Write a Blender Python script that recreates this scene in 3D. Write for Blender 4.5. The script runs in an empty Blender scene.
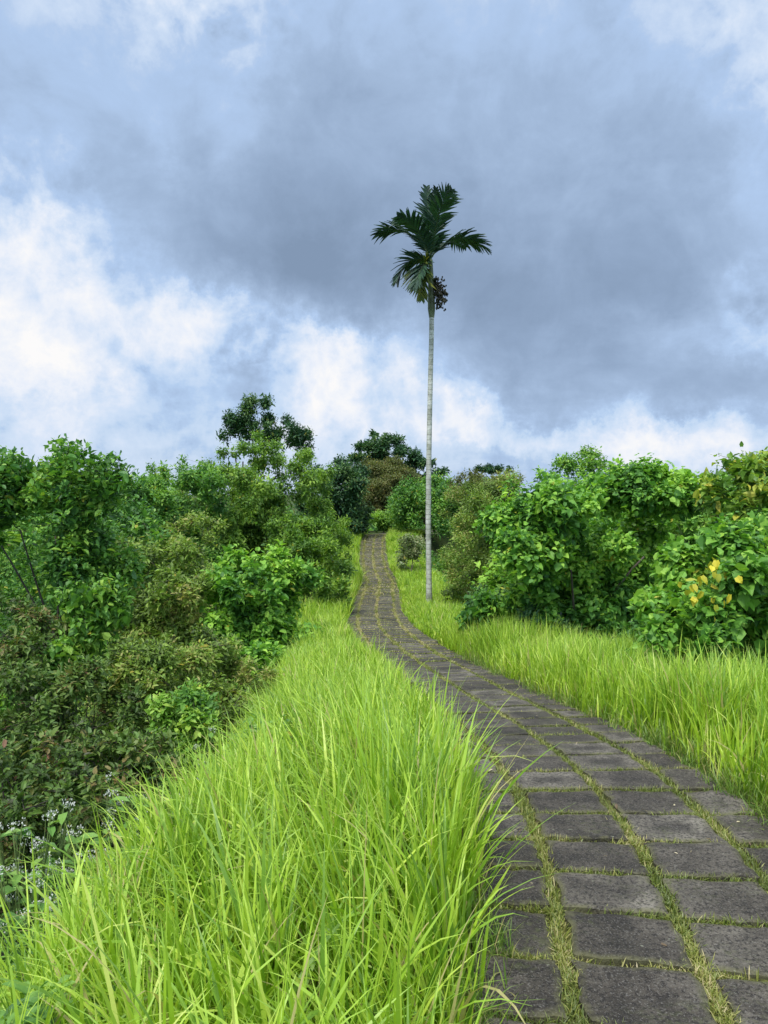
import bpy, math, random
import numpy as np
from mathutils import Vector, Matrix
RNG = np.random.default_rng(11)
random.seed(11)
S = bpy.context.scene
COL = S.collection
PI = math.pi
R = math.radians
F, HZ, CH = 740.0, 490.0, 1.65        # focal length in px, horizon row, eye height

# ------------------------------------------------------------------ scene / camera
S.render.engine = 'CYCLES'
S.view_settings.view_transform = 'Standard'
S.view_settings.look = 'None'
S.view_settings.exposure = 0.0
S.view_settings.gamma = 1.0
try: S.view_settings.use_curve_mapping = False
except Exception: pass
cy = S.cycles
cy.max_bounces = 6; cy.diffuse_bounces = 3; cy.glossy_bounces = 2
cy.transmission_bounces = 3; cy.transparent_max_bounces = 6
cy.use_denoising = True
try:
    cy.denoiser = 'OPENIMAGEDENOISE'
    cy.denoising_input_passes = 'RGB_ALBEDO_NORMAL'
    cy.denoising_prefilter = 'ACCURATE'
except Exception: pass
cam_d = bpy.data.cameras.new('camera'); cam = bpy.data.objects.new('camera', cam_d)
COL.objects.link(cam); S.camera = cam
cam_d.sensor_fit = 'VERTICAL'; cam_d.sensor_height = 36; cam_d.sensor_width = 27
cam_d.lens = 36*F/1024; cam_d.clip_start = .05; cam_d.clip_end = 3000
cam.location = (0, 0, CH); cam.rotation_euler = (R(90)-math.atan((512-HZ)/F), 0, 0)

# ------------------------------------------------------------------ terrain functions
_d = np.array([-30, -6, 0, 2.8, 5, 6.3, 7.9, 12.5, 16.5, 20, 28, 33, 37, 41, 43.5, 47, 60, 120, 400])
_z = np.array([.6, .2, .0, -.1, -.2, -.38, -.60, -1.13, -1.42, -1.64, -1.96, -1.93, -1.66, -1.14, -.98, -1.15, -1.6, -4, -10])
_dx = np.array([-30, -6, 0, 1.5, 2.8, 3.8, 4.8, 6.3, 7.9, 10, 12.5, 14.3, 16.5, 20, 24, 29, 33, 37, 41, 44, 48, 54, 60, 400])
_x = np.array([-1, .3, .78, .98, 1.185, 1.30, 1.29, 1.17, .97, .70, .38, .14, -.10, -.22, -.20, -.16, -.42, -.56, -.57, -.4, .6, 3., 6., 200])
_g = np.linspace(-30, 400, 8601)
def _smooth(a, n):
    k = np.hanning(n); k /= k.sum()
    return np.convolve(np.pad(a, n//2, mode='edge'), k, 'same')[n//2:-(n//2)]
_zt = _smooth(np.interp(_g, _d, _z), 41)
_xt = _smooth(np.interp(_g, _dx, _x), 41)
def zc(y): return np.interp(y, _g, _zt)
def xc(y): return np.interp(y, _g, _xt)
def vn(x, y, s, seed=0):                      # cheap smooth pseudo noise, -1..1
    x = x/s+seed*13.7; y = y/s-seed*7.3
    return (np.sin(x*1.3+1.7*np.sin(y*.9+seed))+np.sin(y*1.7+1.3*np.sin(x*1.1+2.1))+np.sin((x+y)*.8+2.3*np.sin((x-y)*.6)))/3
def ground(x, y):
    x = np.asarray(x, float); y = np.asarray(y, float)
    u = x-xc(y)
    el = 2.0+.15*vn(x*0, y, 2.1, 1)-.45*np.clip((y-7)/8, 0, 1)
    er = 2.35+.2*vn(x*0, y, 2.7, 2)-.2*np.clip((y-9)/8, 0, 1)
    wid = np.clip((y-42)/14, 0, 1)*5
    L = np.maximum(0, -u-el-wid); Rr = np.maximum(0, u-er-wid)
    def fall(t):
        return 7.0*(1-np.exp(-t*.16))*np.clip(t/.7, 0, 1)**.6
    z = zc(y)-fall(L)-fall(Rr)*.9
    off = np.clip((np.abs(u)-.85)/.6, 0, 1)
    z = z+off*(.035*vn(x, y, .5, 3)+.02*vn(x, y, .21, 4))+np.clip((L+Rr)/3, 0, 1)*.3*vn(x, y, 2.9, 5)
    far = np.clip((np.hypot(x, y)-120)/300, 0, 1)
    return z+far*6*vn(x, y, 60, 6)
def G(x, y): return float(ground(np.array([x]), np.array([y]))[0])
def PX(px, py, d):                            # the point the picture shows at (px, py), d metres ahead
    return Vector(((px-384)*d/F, d, CH-(py-HZ)*d/F))

# ------------------------------------------------------------------ mesh building
def mesh_from(name, V, faces, smooth=False, attrs=None):
    """faces: list of (n,k) int arrays (k = 3, 4 ...)."""
    me = bpy.data.meshes.new(name)
    V = np.ascontiguousarray(V, dtype=np.float32)
    me.vertices.add(len(V)); me.vertices.foreach_set('co', V.ravel())
    loops = np.concatenate([f.ravel() for f in faces]).astype(np.int32)
    tot = np.concatenate([np.full(len(f), f.shape[1], np.int32) for f in faces])
    st = np.concatenate([[0], np.cumsum(tot)[:-1]]).astype(np.int32)
    me.loops.add(len(loops)); me.loops.foreach_set('vertex_index', loops)
    me.polygons.add(len(tot)); me.polygons.foreach_set('loop_start', st); me.polygons.foreach_set('loop_total', tot)
    me.polygons.foreach_set('use_smooth', np.full(len(tot), smooth, bool))
    for k, a in (attrs or {}).items():
        at = me.attributes.new(k, 'FLOAT', 'POINT'); at.data.foreach_set('value', np.ascontiguousarray(a, dtype=np.float32))
    me.update(); me.validate()
    return me
def link(name, me, mat, parent=None):
    o = bpy.data.objects.new(name, me); COL.objects.link(o)
    if mat is not None: me.materials.append(mat)
    if parent is not None: o.parent = parent
    return o
def tag(o, label=None, cat=None, group=None, kind=None):
    if label: o['label'] = label
    if cat: o['category'] = cat
    if group: o['group'] = group
    if kind: o['kind'] = kind
    return o
def empty(name, loc, label, cat, group=None):
    o = bpy.data.objects.new(name, None); COL.objects.link(o); o.location = loc
    o.empty_display_size = .2
    return tag(o, label, cat, group)
def copy_tree(o, parent=None):
    c = o.copy(); COL.objects.link(c); c.parent = parent
    for ch in list(o.children): copy_tree(ch, c)
    return c
def nrm(v): return v/np.maximum(np.linalg.norm(v, axis=-1, keepdims=True), 1e-9)
def unit(n):
    return nrm(RNG.normal(size=(n, 3)))

class Tubes:
    def __init__(s): s.V = []; s.Q = []; s.T = []; s.n = 0
    def add(s, pts, rad, k=6):
        pts = np.array(pts, float); m = len(pts); rad = np.broadcast_to(np.array(rad, float), (m,))
        t = nrm(np.gradient(pts, axis=0))
        ref = np.array([0, 0, 1.]) if abs(t[0][2]) < .9 else np.array([1., 0, 0])
        a = nrm(np.cross(t, ref)); b = np.cross(t, a)
        ang = np.linspace(0, 2*PI, k, endpoint=False)
        ring = pts[:, None]+rad[:, None, None]*(np.cos(ang)[None, :, None]*a[:, None]+np.sin(ang)[None, :, None]*b[:, None])
        s.V.append(ring.reshape(-1, 3))
        i = np.arange(m-1)[:, None]*k; j = np.arange(k)[None]; j2 = (j+1) % k
        q = np.stack([i+j, i+j2, i+k+j2, i+k+j], -1).reshape(-1, 4)+s.n
        s.Q.append(q)
        s.n += m*k
        for base, e in ((0, pts[0]), ((m-1)*k, pts[-1])):
            s.V.append(e[None]); c = s.n
            off = s.n-m*k if base == 0 else s.n-k-(0 if base == 0 else 1)
            st = (s.n-m*k) if base == 0 else (s.n-1-k)
            tri = np.stack([np.full(k, c), st+np.arange(k), st+(np.arange(k)+1) % k], -1)
            s.T.append(tri); s.n += 1
    def mesh(s, name):
        return mesh_from(name, np.concatenate(s.V), [np.concatenate(s.Q), np.concatenate(s.T)], True)

# leaf templates: (x along, y across, z out of plane) and faces
LEAF = {
 'heart': (np.array([(0,0,0),(.35,0,-.05),(.7,0,-.10),(1,0,-.26),(-.06,.30,.03),(.40,.50,.05),(.78,.24,-.06),(-.06,-.30,.03),(.40,-.50,.05),(.78,-.24,-.06)]),
           [np.array([(0,4,5,1),(1,5,6,2),(1,8,7,0),(2,9,8,1)])[:, ::-1], np.array([(2,6,3),(3,9,2)])[:, ::-1]]),
 'oval': (np.array([(0,0,0),(.5,0,-.05),(1,0,-.2),(.28,.38,.04),(.70,.36,-.02),(.28,-.38,.04),(.70,-.36,-.02)]),
           [np.array([(0,1,4,3),(0,5,6,1)]), np.array([(1,2,4),(1,6,2)])]),
 'small': (np.array([(0,0,0),(.5,.5,.05),(1,0,-.12),(.5,-.5,.05)]), [np.array([(0,2,1),(0,3,2)])]),
 'lance': (np.array([(0,0,0),(.5,0,-.06),(1,0,-.35),(.35,.5,.03),(.35,-.5,.03)]), [np.array([(0,1,3),(1,2,3),(0,4,1),(4,2,1)])]),
}
def leaves(P, D, N, L, W, kind, tint):
    tv, tf = LEAF[kind]
    D = nrm(D); Y = nrm(np.cross(N, D)); Z = np.cross(D, Y)
    n = len(P); k = len(tv)
    tvn = tv[None]*np.stack([L, W, L], -1)[:, None]
    tvn = tvn*np.array([1, 1, 1.])[None, None]
    curl = RNG.uniform(.3, 1.8, n)[:, None]
    V = P[:, None]+tvn[..., 0:1]*D[:, None]+tvn[..., 1:2]*Y[:, None]+(tvn[..., 2]*curl)[..., None]*Z[:, None]
    off = (np.arange(n)*k)[:, None, None]
    return V.reshape(-1, 3), [(f[None]+off).reshape(-1, f.shape[1]) for f in tf], np.repeat(tint, k)

def crown_points(env, nlobe, lob_r, ntwig, flat=0.0, fill=.18, seed=None):
    """env: list of (centre, radii). Points on the shells of many small lobes that sit on the envelopes; returns twig points, outward directions and the lobes."""
    cs, rs = [], []
    w = np.array([np.mean(np.array(r)[:2]*np.array(r)[2]) for c, r in env]); w = w**.6; w = w/w.sum()
    for (c, r), wi in zip(env, w):
        m = max(3, int(round(nlobe*wi)))
        u = unit(m); u[:, 2] = np.where(u[:, 2] < -.45, -u[:, 2], u[:, 2])
        rr = RNG.uniform(.55, 1.0, m)[:, None]
        cs.append(np.array(c)+u*np.array(r)*rr)
        rs.append(min(r)*RNG.uniform(lob_r[0], lob_r[1], m)*(1.15-.25*rr[:, 0]))
    cs = np.concatenate(cs); rs = np.concatenate(rs)
    p = rs**2; p = p/p.sum()
    idx = RNG.choice(len(cs), ntwig, p=p)
    u = unit(ntwig)
    u[:, 2] = np.where((u[:, 2] < -.1) & (RNG.random(ntwig) < .65), -u[:, 2], u[:, 2])
    rad = rs[idx]*np.where(RNG.random(ntwig) < fill, RNG.uniform(.1, .8, ntwig), RNG.normal(1, .13, ntwig))
    # squash of each lobe
    sq = np.array([1, 1, 1-flat])
    P = cs[idx]+u*rad[:, None]*sq
    return P, u, cs, rs, idx

def foliage(env, nlobe, lob_r, ntwig, per, kind, L, asp, spread=1.0, droop=.25, flat=0., step=.06, fill=.18, tvar=.22, up=.45):
    P, u, cs, rs, idx = crown_points(env, nlobe, lob_r, ntwig, flat, fill)
    ct = RNG.uniform(.0, 1., len(cs))[idx]
    n = ntwig
    t = nrm(u*.7+np.array([0, 0, up])+RNG.normal(0, .35, (n, 3)))
    a = nrm(np.cross(t, unit(n))); b = np.cross(t, a)
    ph0 = RNG.uniform(0, 6.28, n)
    PP, DD, NN, LL, TT = [], [], [], [], []
    for j in range(per):
        ph = ph0+j*2.4+RNG.normal(0, .25, n)
        al = RNG.uniform(.75, 1.35, n)*spread if j else RNG.uniform(.2, .9, n)
        d = t*np.cos(al)[:, None]+(a*np.cos(ph)[:, None]+b*np.sin(ph)[:, None])*np.sin(al)[:, None]
        d = d+np.array([0, 0, -droop])*RNG.uniform(.3, 1.6, n)[:, None]
        d = nrm(d)
        nn = nrm(t*.7+np.array([0, 0, .6])+RNG.normal(0, .28, (n, 3)))
        ll = L*RNG.uniform(.4, 1.3, n)*(1-.08*(per-j) if j < 2 else 1)
        PP.append(P-t*(step*j)+d*(L*.12)); DD.append(d); NN.append(nn); LL.append(ll)
        TT.append(np.where(RNG.random(n) < .006, 1., np.clip(.5+(ct-.5)*.55+RNG.normal(0, tvar, n), 0, .97)))
    PP, DD, NN, LL, TT = map(np.concatenate, (PP, DD, NN, LL, TT))
    V, Fc, T = leaves(PP, DD, NN, LL, LL*asp*RNG.uniform(.85, 1.15, len(LL)), kind, TT)
    return V, Fc, T, cs, rs

def limbs(tb, base, cs, rs, r0, nmain=4, fork=.45, every=1, lean=(0, 0), twigs=0):
    """trunk(s) from base, forking towards the lobe centres."""
    base = np.array(base, float)
    top = cs.mean(0); top = base+(top-base)*fork+np.array([lean[0], lean[1], 0])
    mid = (base+top)/2+RNG.normal(0, .06*np.linalg.norm(top-base), 3)*np.array([1, 1, 0])
    tt = np.linspace(0, 1, 7)[:, None]
    tr = (1-tt)**2*base+2*tt*(1-tt)*mid+tt**2*top
    tb.add(tr, np.linspace(r0, r0*.7, 7), 8)
    km = RNG.choice(len(cs), min(nmain, len(cs)), replace=False)
    nodes = [(top, r0*.6)]
    for k in km:
        e = top+(cs[k]-top)*.62+RNG.normal(0, .05, 3); m = (top+e)/2+np.array([0, 0, .12*np.linalg.norm(e-top)])+RNG.normal(0, .06, 3)
        pts = (1-tt)**2*top+2*tt*(1-tt)*m+tt**2*e
        tb.add(pts, np.linspace(r0*.6, r0*.32, 7), 6); nodes.append((e, r0*.32)); nodes.append((pts[3], r0*.45))
    order = np.argsort(np.linalg.norm(cs-top, axis=1))[::every]
    NP = [n[0] for n in nodes]; NR = [n[1] for n in nodes]
    for k in order:
        dd = np.linalg.norm(np.array(NP)-cs[k], axis=1); i = int(np.argmin(dd)); p, r = NP[i], NR[i]
        e = cs[k]+np.array([0, 0, rs[k]*.35]); m = (p+e)/2+RNG.normal(0, .16*dd[i], 3)
        pts = (1-tt)**2*p+2*tt*(1-tt)*m+tt**2*e
        r1 = max(.0035, r*.62); r2 = max(.003, r1*.5)
        tb.add(pts, np.linspace(r1, r2, 7), 5)
        NP += [pts[3], pts[6]]; NR += [(r1+r2)/2, r2]
        for _ in range(twigs):
            u = unit(1)[0]; u[2] = abs(u[2]); q = cs[k]+u*rs[k]*RNG.uniform(1.0, 1.5); mm = (cs[k]+q)/2+RNG.normal(0, .12*rs[k], 3)
            tb.add(((1-tt)**2*cs[k]+2*tt*(1-tt)*mm+tt**2*q), np.linspace(.004, .0015, 7), 3)

# ------------------------------------------------------------------ materials
def sr(r, g, b):
    f = lambda c: (c/255/12.92) if c/255 <= .04045 else ((c/255+.055)/1.055)**2.4
    return (f(r), f(g), f(b), 1)
class NT:
    def __init__(s, nt): s.nt = nt; s.N = nt.nodes; s.L = nt.links
    def n(s, t, **kw):
        o = s.N.new(t)
        for k, v in kw.items():
            if k.startswith('i_'): o.inputs[k[2:].replace('_', ' ')].default_value = v
            else: setattr(o, k, v)
        return o
    def l(s, a, b): s.L.new(a, b)
    def val(s, x, sock):
        if isinstance(x, (int, float, tuple, list)): sock.default_value = x
        else: s.l(x, sock)
    def m(s, op, a, b=None, c=None, clamp=False):
        o = s.N.new('ShaderNodeMath'); o.operation = op; o.use_clamp = clamp
        s.val(a, o.inputs[0])
        if b is not None: s.val(b, o.inputs[1])
        if c is not None: s.val(c, o.inputs[2])
        return o.outputs[0]
    def v(s, op, a, b=None, out=0):
        o = s.N.new('ShaderNodeVectorMath'); o.operation = op
        s.val(a, o.inputs[0])
        if b is not None: s.val(b, o.inputs[1])
        return o.outputs['Value'] if op in ('DOT_PRODUCT', 'LENGTH') else o.outputs[0]
    def ramp(s, fac, stops, interp='LINEAR'):
        o = s.N.new('ShaderNodeValToRGB'); o.color_ramp.interpolation = interp
        e = o.color_ramp.elements
        while len(e) < len(stops): e.new(.5)
        for i, (p, c) in enumerate(stops):
            e[i].position = p; e[i].color = c if len(c) == 4 else (*c, 1)
        s.val(fac, o.inputs[0]); return o.outputs[0]
    def mix(s, f, a, b, mode='MIX'):
        o = s.N.new('ShaderNodeMix'); o.data_type = 'RGBA'; o.blend_type = mode
        s.val(f, o.inputs[0]); s.val(a, o.inputs[6]); s.val(b, o.inputs[7]); return o.outputs[2]
    def noise(s, vec, scale, detail=4, rough=.55, dist=0.):
        o = s.N.new('ShaderNodeTexNoise'); o.inputs['Scale'].default_value = scale
        o.inputs['Detail'].default_value = detail; o.inputs['Roughness'].default_value = rough; o.inputs['Distortion'].default_value = dist
        if vec is not None: s.l(vec, o.inputs['Vector'])
        return o.outputs[0]
    def attr(s, name):
        o = s.N.new('ShaderNodeAttribute'); o.attribute_name = name; return o.outputs['Fac']
def newmat(name):
    m = bpy.data.materials.new(name); m.use_nodes = True; m.node_tree.nodes.clear()
    t = NT(m.node_tree); out = t.n('ShaderNodeOutputMaterial'); return m, t, out
def leafmat(name, stops, trans=.3, rough=.5, spec=.35, tcol=(1.25, 1.3, .45), clump=.35, scale=1.1, back=1.15, gain=1.0, old=(.42, .36, .045)):
    stops = [(p, tuple(min(.8, c*gain*1.12) for c in col)) for p, col in stops]
    m, t, out = newmat(name)
    geo = t.n('ShaderNodeNewGeometry')
    tint = t.attr('tint')
    cn = t.noise(geo.outputs['Position'], scale, 2, .5)
    f = t.m('ADD', tint, t.m('MULTIPLY', t.m('SUBTRACT', cn, .5), clump*2.2), clamp=True)
    col = t.ramp(f, stops)
    col = t.mix(t.m('MULTIPLY', t.m('GREATER_THAN', tint, .985), .8), col, (*old, 1))
    col = t.mix(geo.outputs['Backfacing'], col, t.mix(1., col, (back, back, back*1.25, 1), 'MULTIPLY'))
    p = t.n('ShaderNodeBsdfPrincipled'); t.l(col, p.inputs['Base Color'])
    p.inputs['Roughness'].default_value = rough; p.inputs['Specular IOR Level'].default_value = spec
    tr = t.n('ShaderNodeBsdfTranslucent'); t.l(t.mix(1., col, (*tcol, 1), 'MULTIPLY'), tr.inputs['Color'])
    mx = t.n('ShaderNodeMixShader'); mx.inputs[0].default_value = trans
    t.l(p.outputs[0], mx.inputs[1]); t.l(tr.outputs[0], mx.inputs[2]); t.l(mx.outputs[0], out.inputs[0])
    return m
def ST(*cols):
    n = len(cols); return [(i/(n-1), c) for i, c in enumerate(cols)]
M = {}
# colours are reflectances (linear)
M['heart'] = leafmat('broad_leaf', [(0, (.026, .080, .014)), (.35, (.060, .155, .022)), (.62, (.115, .235, .028)), (1, (.20, .33, .042))], gain=1.45, spec=.3, rough=.52)
M['heart_lime'] = leafmat('broad_leaf_lime', [(0, (.04, .11, .022)), (.3, (.085, .21, .03)), (.6, (.15, .31, .04)), (1, (.26, .40, .05))], gain=1.1, spec=.3, rough=.52)
M['heart_old'] = leafmat('yellowing_broad_leaf', [(0, (.05, .11, .02)), (.35, (.11, .22, .03)), (.6, (.19, .31, .04)), (.85, (.30, .38, .05)), (1, (.40, .39, .05))], spec=.4)
M['mid'] = leafmat('green_leaf', [(0, (.02, .06, .014)), (.35, (.045, .125, .022)), (.65, (.09, .20, .03)), (1, (.17, .28, .04))], gain=1.35)
M['fresh'] = leafmat('fresh_leaf', [(0, (.035, .10, .018)), (.35, (.08, .19, .025)), (.65, (.14, .28, .035)), (1, (.24, .36, .05))], gain=1.1)
M['dark'] = leafmat('dark_leaf', [(0, (.010, .034, .014)), (.4, (.02, .062, .022)), (.75, (.045, .10, .028)), (1, (.085, .14, .038))], trans=.2, gain=1.35)
M['olive'] = leafmat('olive_leaf', [(0, (.035, .06, .015)), (.3, (.085, .13, .025)), (.55, (.12, .20, .030)), (.8, (.17, .235, .042)), (1, (.20, .19, .06))], clump=.5, gain=1.35)
M['rust'] = leafmat('rusty_leaf', [(0, (.05, .05, .02)), (.3, (.09, .115, .03)), (.55, (.125, .15, .04)), (.85, (.15, .155, .05)), (1, (.19, .14, .05))], clump=.4)
M['brown'] = leafmat('brownish_leaf', [(0, (.035, .045, .015)), (.3, (.055, .11, .020)), (.6, (.095, .17, .028)), (.88, (.13, .18, .038)), (1, (.18, .14, .05))], clump=.5, scale=2.2, trans=.25, gain=1.0, old=(.25, .12, .08))
M['feather'] = leafmat('fine_leaf', [(0, (.035, .085, .014)), (.35, (.072, .15, .019)), (.7, (.13, .23, .026)), (1, (.20, .30, .04))], clump=.4, gain=1.25)
M['palmleaf'] = leafmat('palm_leaf', [(0, (.008, .030, .018)), (.5, (.015, .050, .026)), (1, (.03, .08, .03))], trans=.12, spec=.5)
M['palmold'] = leafmat('palm_old_leaf', [(0, (.05, .09, .02)), (.5, (.12, .16, .03)), (1, (.24, .24, .04))], trans=.25)
M['yellow'] = leafmat('yellow_leaf', [(0, (.30, .34, .03)), (.5, (.50, .44, .035)), (1, (.66, .56, .05))], trans=.3, tcol=(1.1, 1, .5))
M['weed'] = leafmat('weed_leaf', [(0, (.05, .12, .03)), (.4, (.10, .22, .04)), (.8, (.18, .32, .06)), (1, (.28, .36, .10))])
M['pale'] = leafmat('pale_leaf', [(0, (.08, .13, .04)), (.5, (.17, .22, .08)), (1, (.34, .32, .20))], trans=.2)

def grassmat(name, stops, dry=(.42, .36, .16), rough=.42, trans=.36, tip=(.44, .60, .16)):
    m, t, out = newmat(name)
    geo = t.n('ShaderNodeNewGeometry')
    tint, al = t.attr('tint'), t.attr('along')
    cn = t.noise(geo.outputs['Position'], 1.6, 3, .6)
    f = t.m('ADD', tint, t.m('MULTIPLY', t.m('SUBTRACT', cn, .5), .55), clamp=True)
    col = t.ramp(f, stops)
    # older blade tips are paler, the sheath at the foot is whitish green: both belong to the blade
    col = t.mix(t.m('MULTIPLY', t.m('POWER', al, 3.0), .35), col, (*tip, 1))
    isdry = t.m('GREATER_THAN', tint, .972)
    col = t.mix(t.m('MULTIPLY', isdry, .85), col, (*dry, 1))
    p = t.n('ShaderNodeBsdfPrincipled'); t.l(col, p.inputs['Base Color'])
    p.inputs['Roughness'].default_value = rough; p.inputs['Specular IOR Level'].default_value = .4
    tr = t.n('ShaderNodeBsdfTranslucent'); t.l(t.mix(1., col, (1.15, 1.2, .5, 1), 'MULTIPLY'), tr.inputs['Color'])
    mx = t.n('ShaderNodeMixShader'); mx.inputs[0].default_value = trans
    t.l(p.outputs[0], mx.inputs[1]); t.l(tr.outputs[0], mx.inputs[2]); t.l(mx.outputs[0], out.inputs[0])
    return m
GS = [(0, (.095, .215, .011)), (.3, (.19, .355, .015)), (.6, (.33, .51, .027)), (.88, (.52, .66, .08)), (1, (.60, .66, .16))]
M['grass'] = grassmat('tall_grass_blade', GS)
M['shortgrass'] = grassmat('short_grass_blade', [(0, (.07, .15, .02)), (.4, (.13, .24, .03)), (.75, (.21, .30, .05)), (1, (.34, .33, .12))], tip=(.35, .36, .14), trans=.3)
M['jointgrass'] = grassmat('joint_grass_blade', [(0, (.08, .12, .02)), (.35, (.17, .22, .035)), (.62, (.28, .29, .07)), (.8, (.40, .35, .16)), (1, (.5, .42, .24))], tip=(.36, .33, .16), trans=.25)

def bark(name, a, b, c, scale=6, zs=.25, rough=.85):
    m, t, out = newmat(name)
    tc = t.n('ShaderNodeTexCoord'); mp = t.n('ShaderNodeMapping'); mp.inputs['Scale'].default_value = (1, 1, zs)
    t.l(tc.outputs['Object'], mp.inputs[0])
    n = t.noise(mp.outputs[0], scale, 6, .65)
    col = t.ramp(n, [(.3, a), (.5, b), (.72, c)])
    p = t.n('ShaderNodeBsdfPrincipled'); t.l(col, p.inputs['Base Color']); p.inputs['Roughness'].default_value = rough
    bm_ = t.n('ShaderNodeBump'); bm_.inputs['Strength'].default_value = .5; bm_.inputs['Distance'].default_value = .02; t.l(n, bm_.inputs['Height']); t.l(bm_.outputs[0], p.inputs['Normal'])
    t.l(p.outputs[0], out.inputs[0]); return m
M['bark'] = bark('bark', (.03, .022, .016), (.07, .055, .04), (.13, .11, .085))
M['bark_dark'] = bark('bark_dark', (.012, .010, .009), (.03, .025, .02), (.06, .05, .04))
M['stem'] = bark('green_stem', (.05, .09, .02), (.09, .14, .03), (.14, .17, .05))

def palm_trunk_mat():
    m, t, out = newmat('palm_bark')
    tc = t.n('ShaderNodeTexCoord'); sp = t.n('ShaderNodeSeparateXYZ'); t.l(tc.outputs['Object'], sp.inputs[0])
    n = t.noise(tc.outputs['Object'], 3.2, 5, .62)
    n2 = t.noise(tc.outputs['Object'], 14, 4, .6)
    base = t.ramp(n, [(.30, (.17, .19, .14)), (.45, (.36, .37, .31)), (.6, (.54, .55, .49)), (.75, (.70, .71, .66))])
    # leaf scars: a darker ring every 13 cm, slightly wandering
    zz = t.m('ADD', t.m('MULTIPLY', sp.outputs[2], 7.5), t.m('MULTIPLY', n, .5))
    fr = t.m('FRACT', zz)
    ring = t.m('LESS_THAN', fr, .16)
    base = t.mix(t.m('MULTIPLY', ring, .55), base, (.13, .12, .10, 1))
    lich = t.ramp(n2, [(.52, (0, 0, 0)), (.6, (1, 1, 1))])
    base = t.mix(t.m('MULTIPLY', lich, .4), base, (.16, .20, .12, 1))
    # the upper trunk turns a darker brown
    up_ = t.m('MULTIPLY', t.m('SUBTRACT', sp.outputs[2], 7.5), .3, clamp=True)
    base = t.mix(t.m('MULTIPLY', up_, .75), base, (.14, .125, .10, 1))
    p = t.n('ShaderNodeBsdfPrincipled'); t.l(base, p.inputs['Base Color']); p.inputs['Roughness'].default_value = .8
    bp = t.n('ShaderNodeBump'); bp.inputs['Strength'].default_value = .4; bp.inputs['Distance'].default_value = .01; t.l(fr, bp.inputs['Height']); t.l(bp.outputs[0], p.inputs['Normal'])
    t.l(p.outputs[0], out.inputs[0]); return m
M['palmbark'] = palm_trunk_mat()
def plain(name, col, rough=.6, var=.25, scale=8, spec=.3):
    m, t, out = newmat(name)
    tc = t.n('ShaderNodeTexCoord'); n = t.noise(tc.outputs['Object'], scale, 4, .6)
    a = tuple(c*(1-var) for c in col); b = tuple(min(1, c*(1+var)) for c in col)
    p = t.n('ShaderNodeBsdfPrincipled'); t.l(t.ramp(n, [(.3, a), (.7, b)]), p.inputs['Base Color'])
    p.inputs['Roughness'].default_value = rough; p.inputs['Specular IOR Level'].default_value = spec
    t.l(p.outputs[0], out.inputs[0]); return m
M['crownshaft'] = plain('crownshaft_green', (.085, .11, .05), .5, .5, 5)
M['rachis'] = plain('rachis_green', (.07, .11, .045), .5)
M['fruit'] = plain('betel_fruit', (.032, .034, .018), .6, .5, 20)
M['flower'] = plain('white_petals', (.50, .52, .47), .7, .1, 30)

def ground_mat():
    m, t, out = newmat('ridge_soil')
    geo = t.n('ShaderNodeNewGeometry'); pos = geo.outputs['Position']
    n = t.noise(pos, .7, 8, .62); n2 = t.noise(pos, 9, 6, .7)
    col = t.ramp(t.m('ADD', t.m('MULTIPLY', n, .5), t.m('MULTIPLY', n2, .5)), [(.32, (.018, .028, .010)), (.46, (.035, .055, .015)), (.56, (.055, .08, .02)), (.68, (.075, .062, .035))])
    p = t.n('ShaderNodeBsdfPrincipled'); t.l(col, p.inputs['Base Color']); p.inputs['Roughness'].default_value = .95; p.inputs['Specular IOR Level'].default_value = .1
    bp = t.n('ShaderNodeBump'); bp.inputs['Distance'].default_value = .05; t.l(n2, bp.inputs['Height']); t.l(bp.outputs[0], p.inputs['Normal'])
    t.l(p.outputs[0], out.inputs[0]); return m
M['ground'] = ground_mat()
def moss_mat():
    m, t, out = newmat('joint_moss')
    geo = t.n('ShaderNodeNewGeometry'); pos = geo.outputs['Position']
    n = t.noise(pos, 14, 6, .7); n2 = t.noise(pos, 3.0, 4, .6); n3 = t.noise(pos, 90, 3, .7)
    f = t.m('ADD', t.m('MULTIPLY', n, .45), t.m('ADD', t.m('MULTIPLY', n2, .35), t.m('MULTIPLY', n3, .25)))
    col = t.ramp(f, [(.38, (.018, .015, .010)), (.46, (.05, .05, .02)), (.54, (.11, .12, .035)), (.66, (.22, .22, .08))])
    p = t.n('ShaderNodeBsdfPrincipled'); t.l(col, p.inputs['Base Color']); p.inputs['Roughness'].default_value = .95; p.inputs['Specular IOR Level'].default_value = .1
    bp = t.n('ShaderNodeBump'); bp.inputs['Distance'].default_value = .02; bp.inputs['Strength'].default_value = 1; t.l(n3, bp.inputs['Height']); t.l(bp.outputs[0], p.inputs['Normal'])
    t.l(p.outputs[0], out.inputs[0]); return m
M['moss'] = moss_mat()
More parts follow.
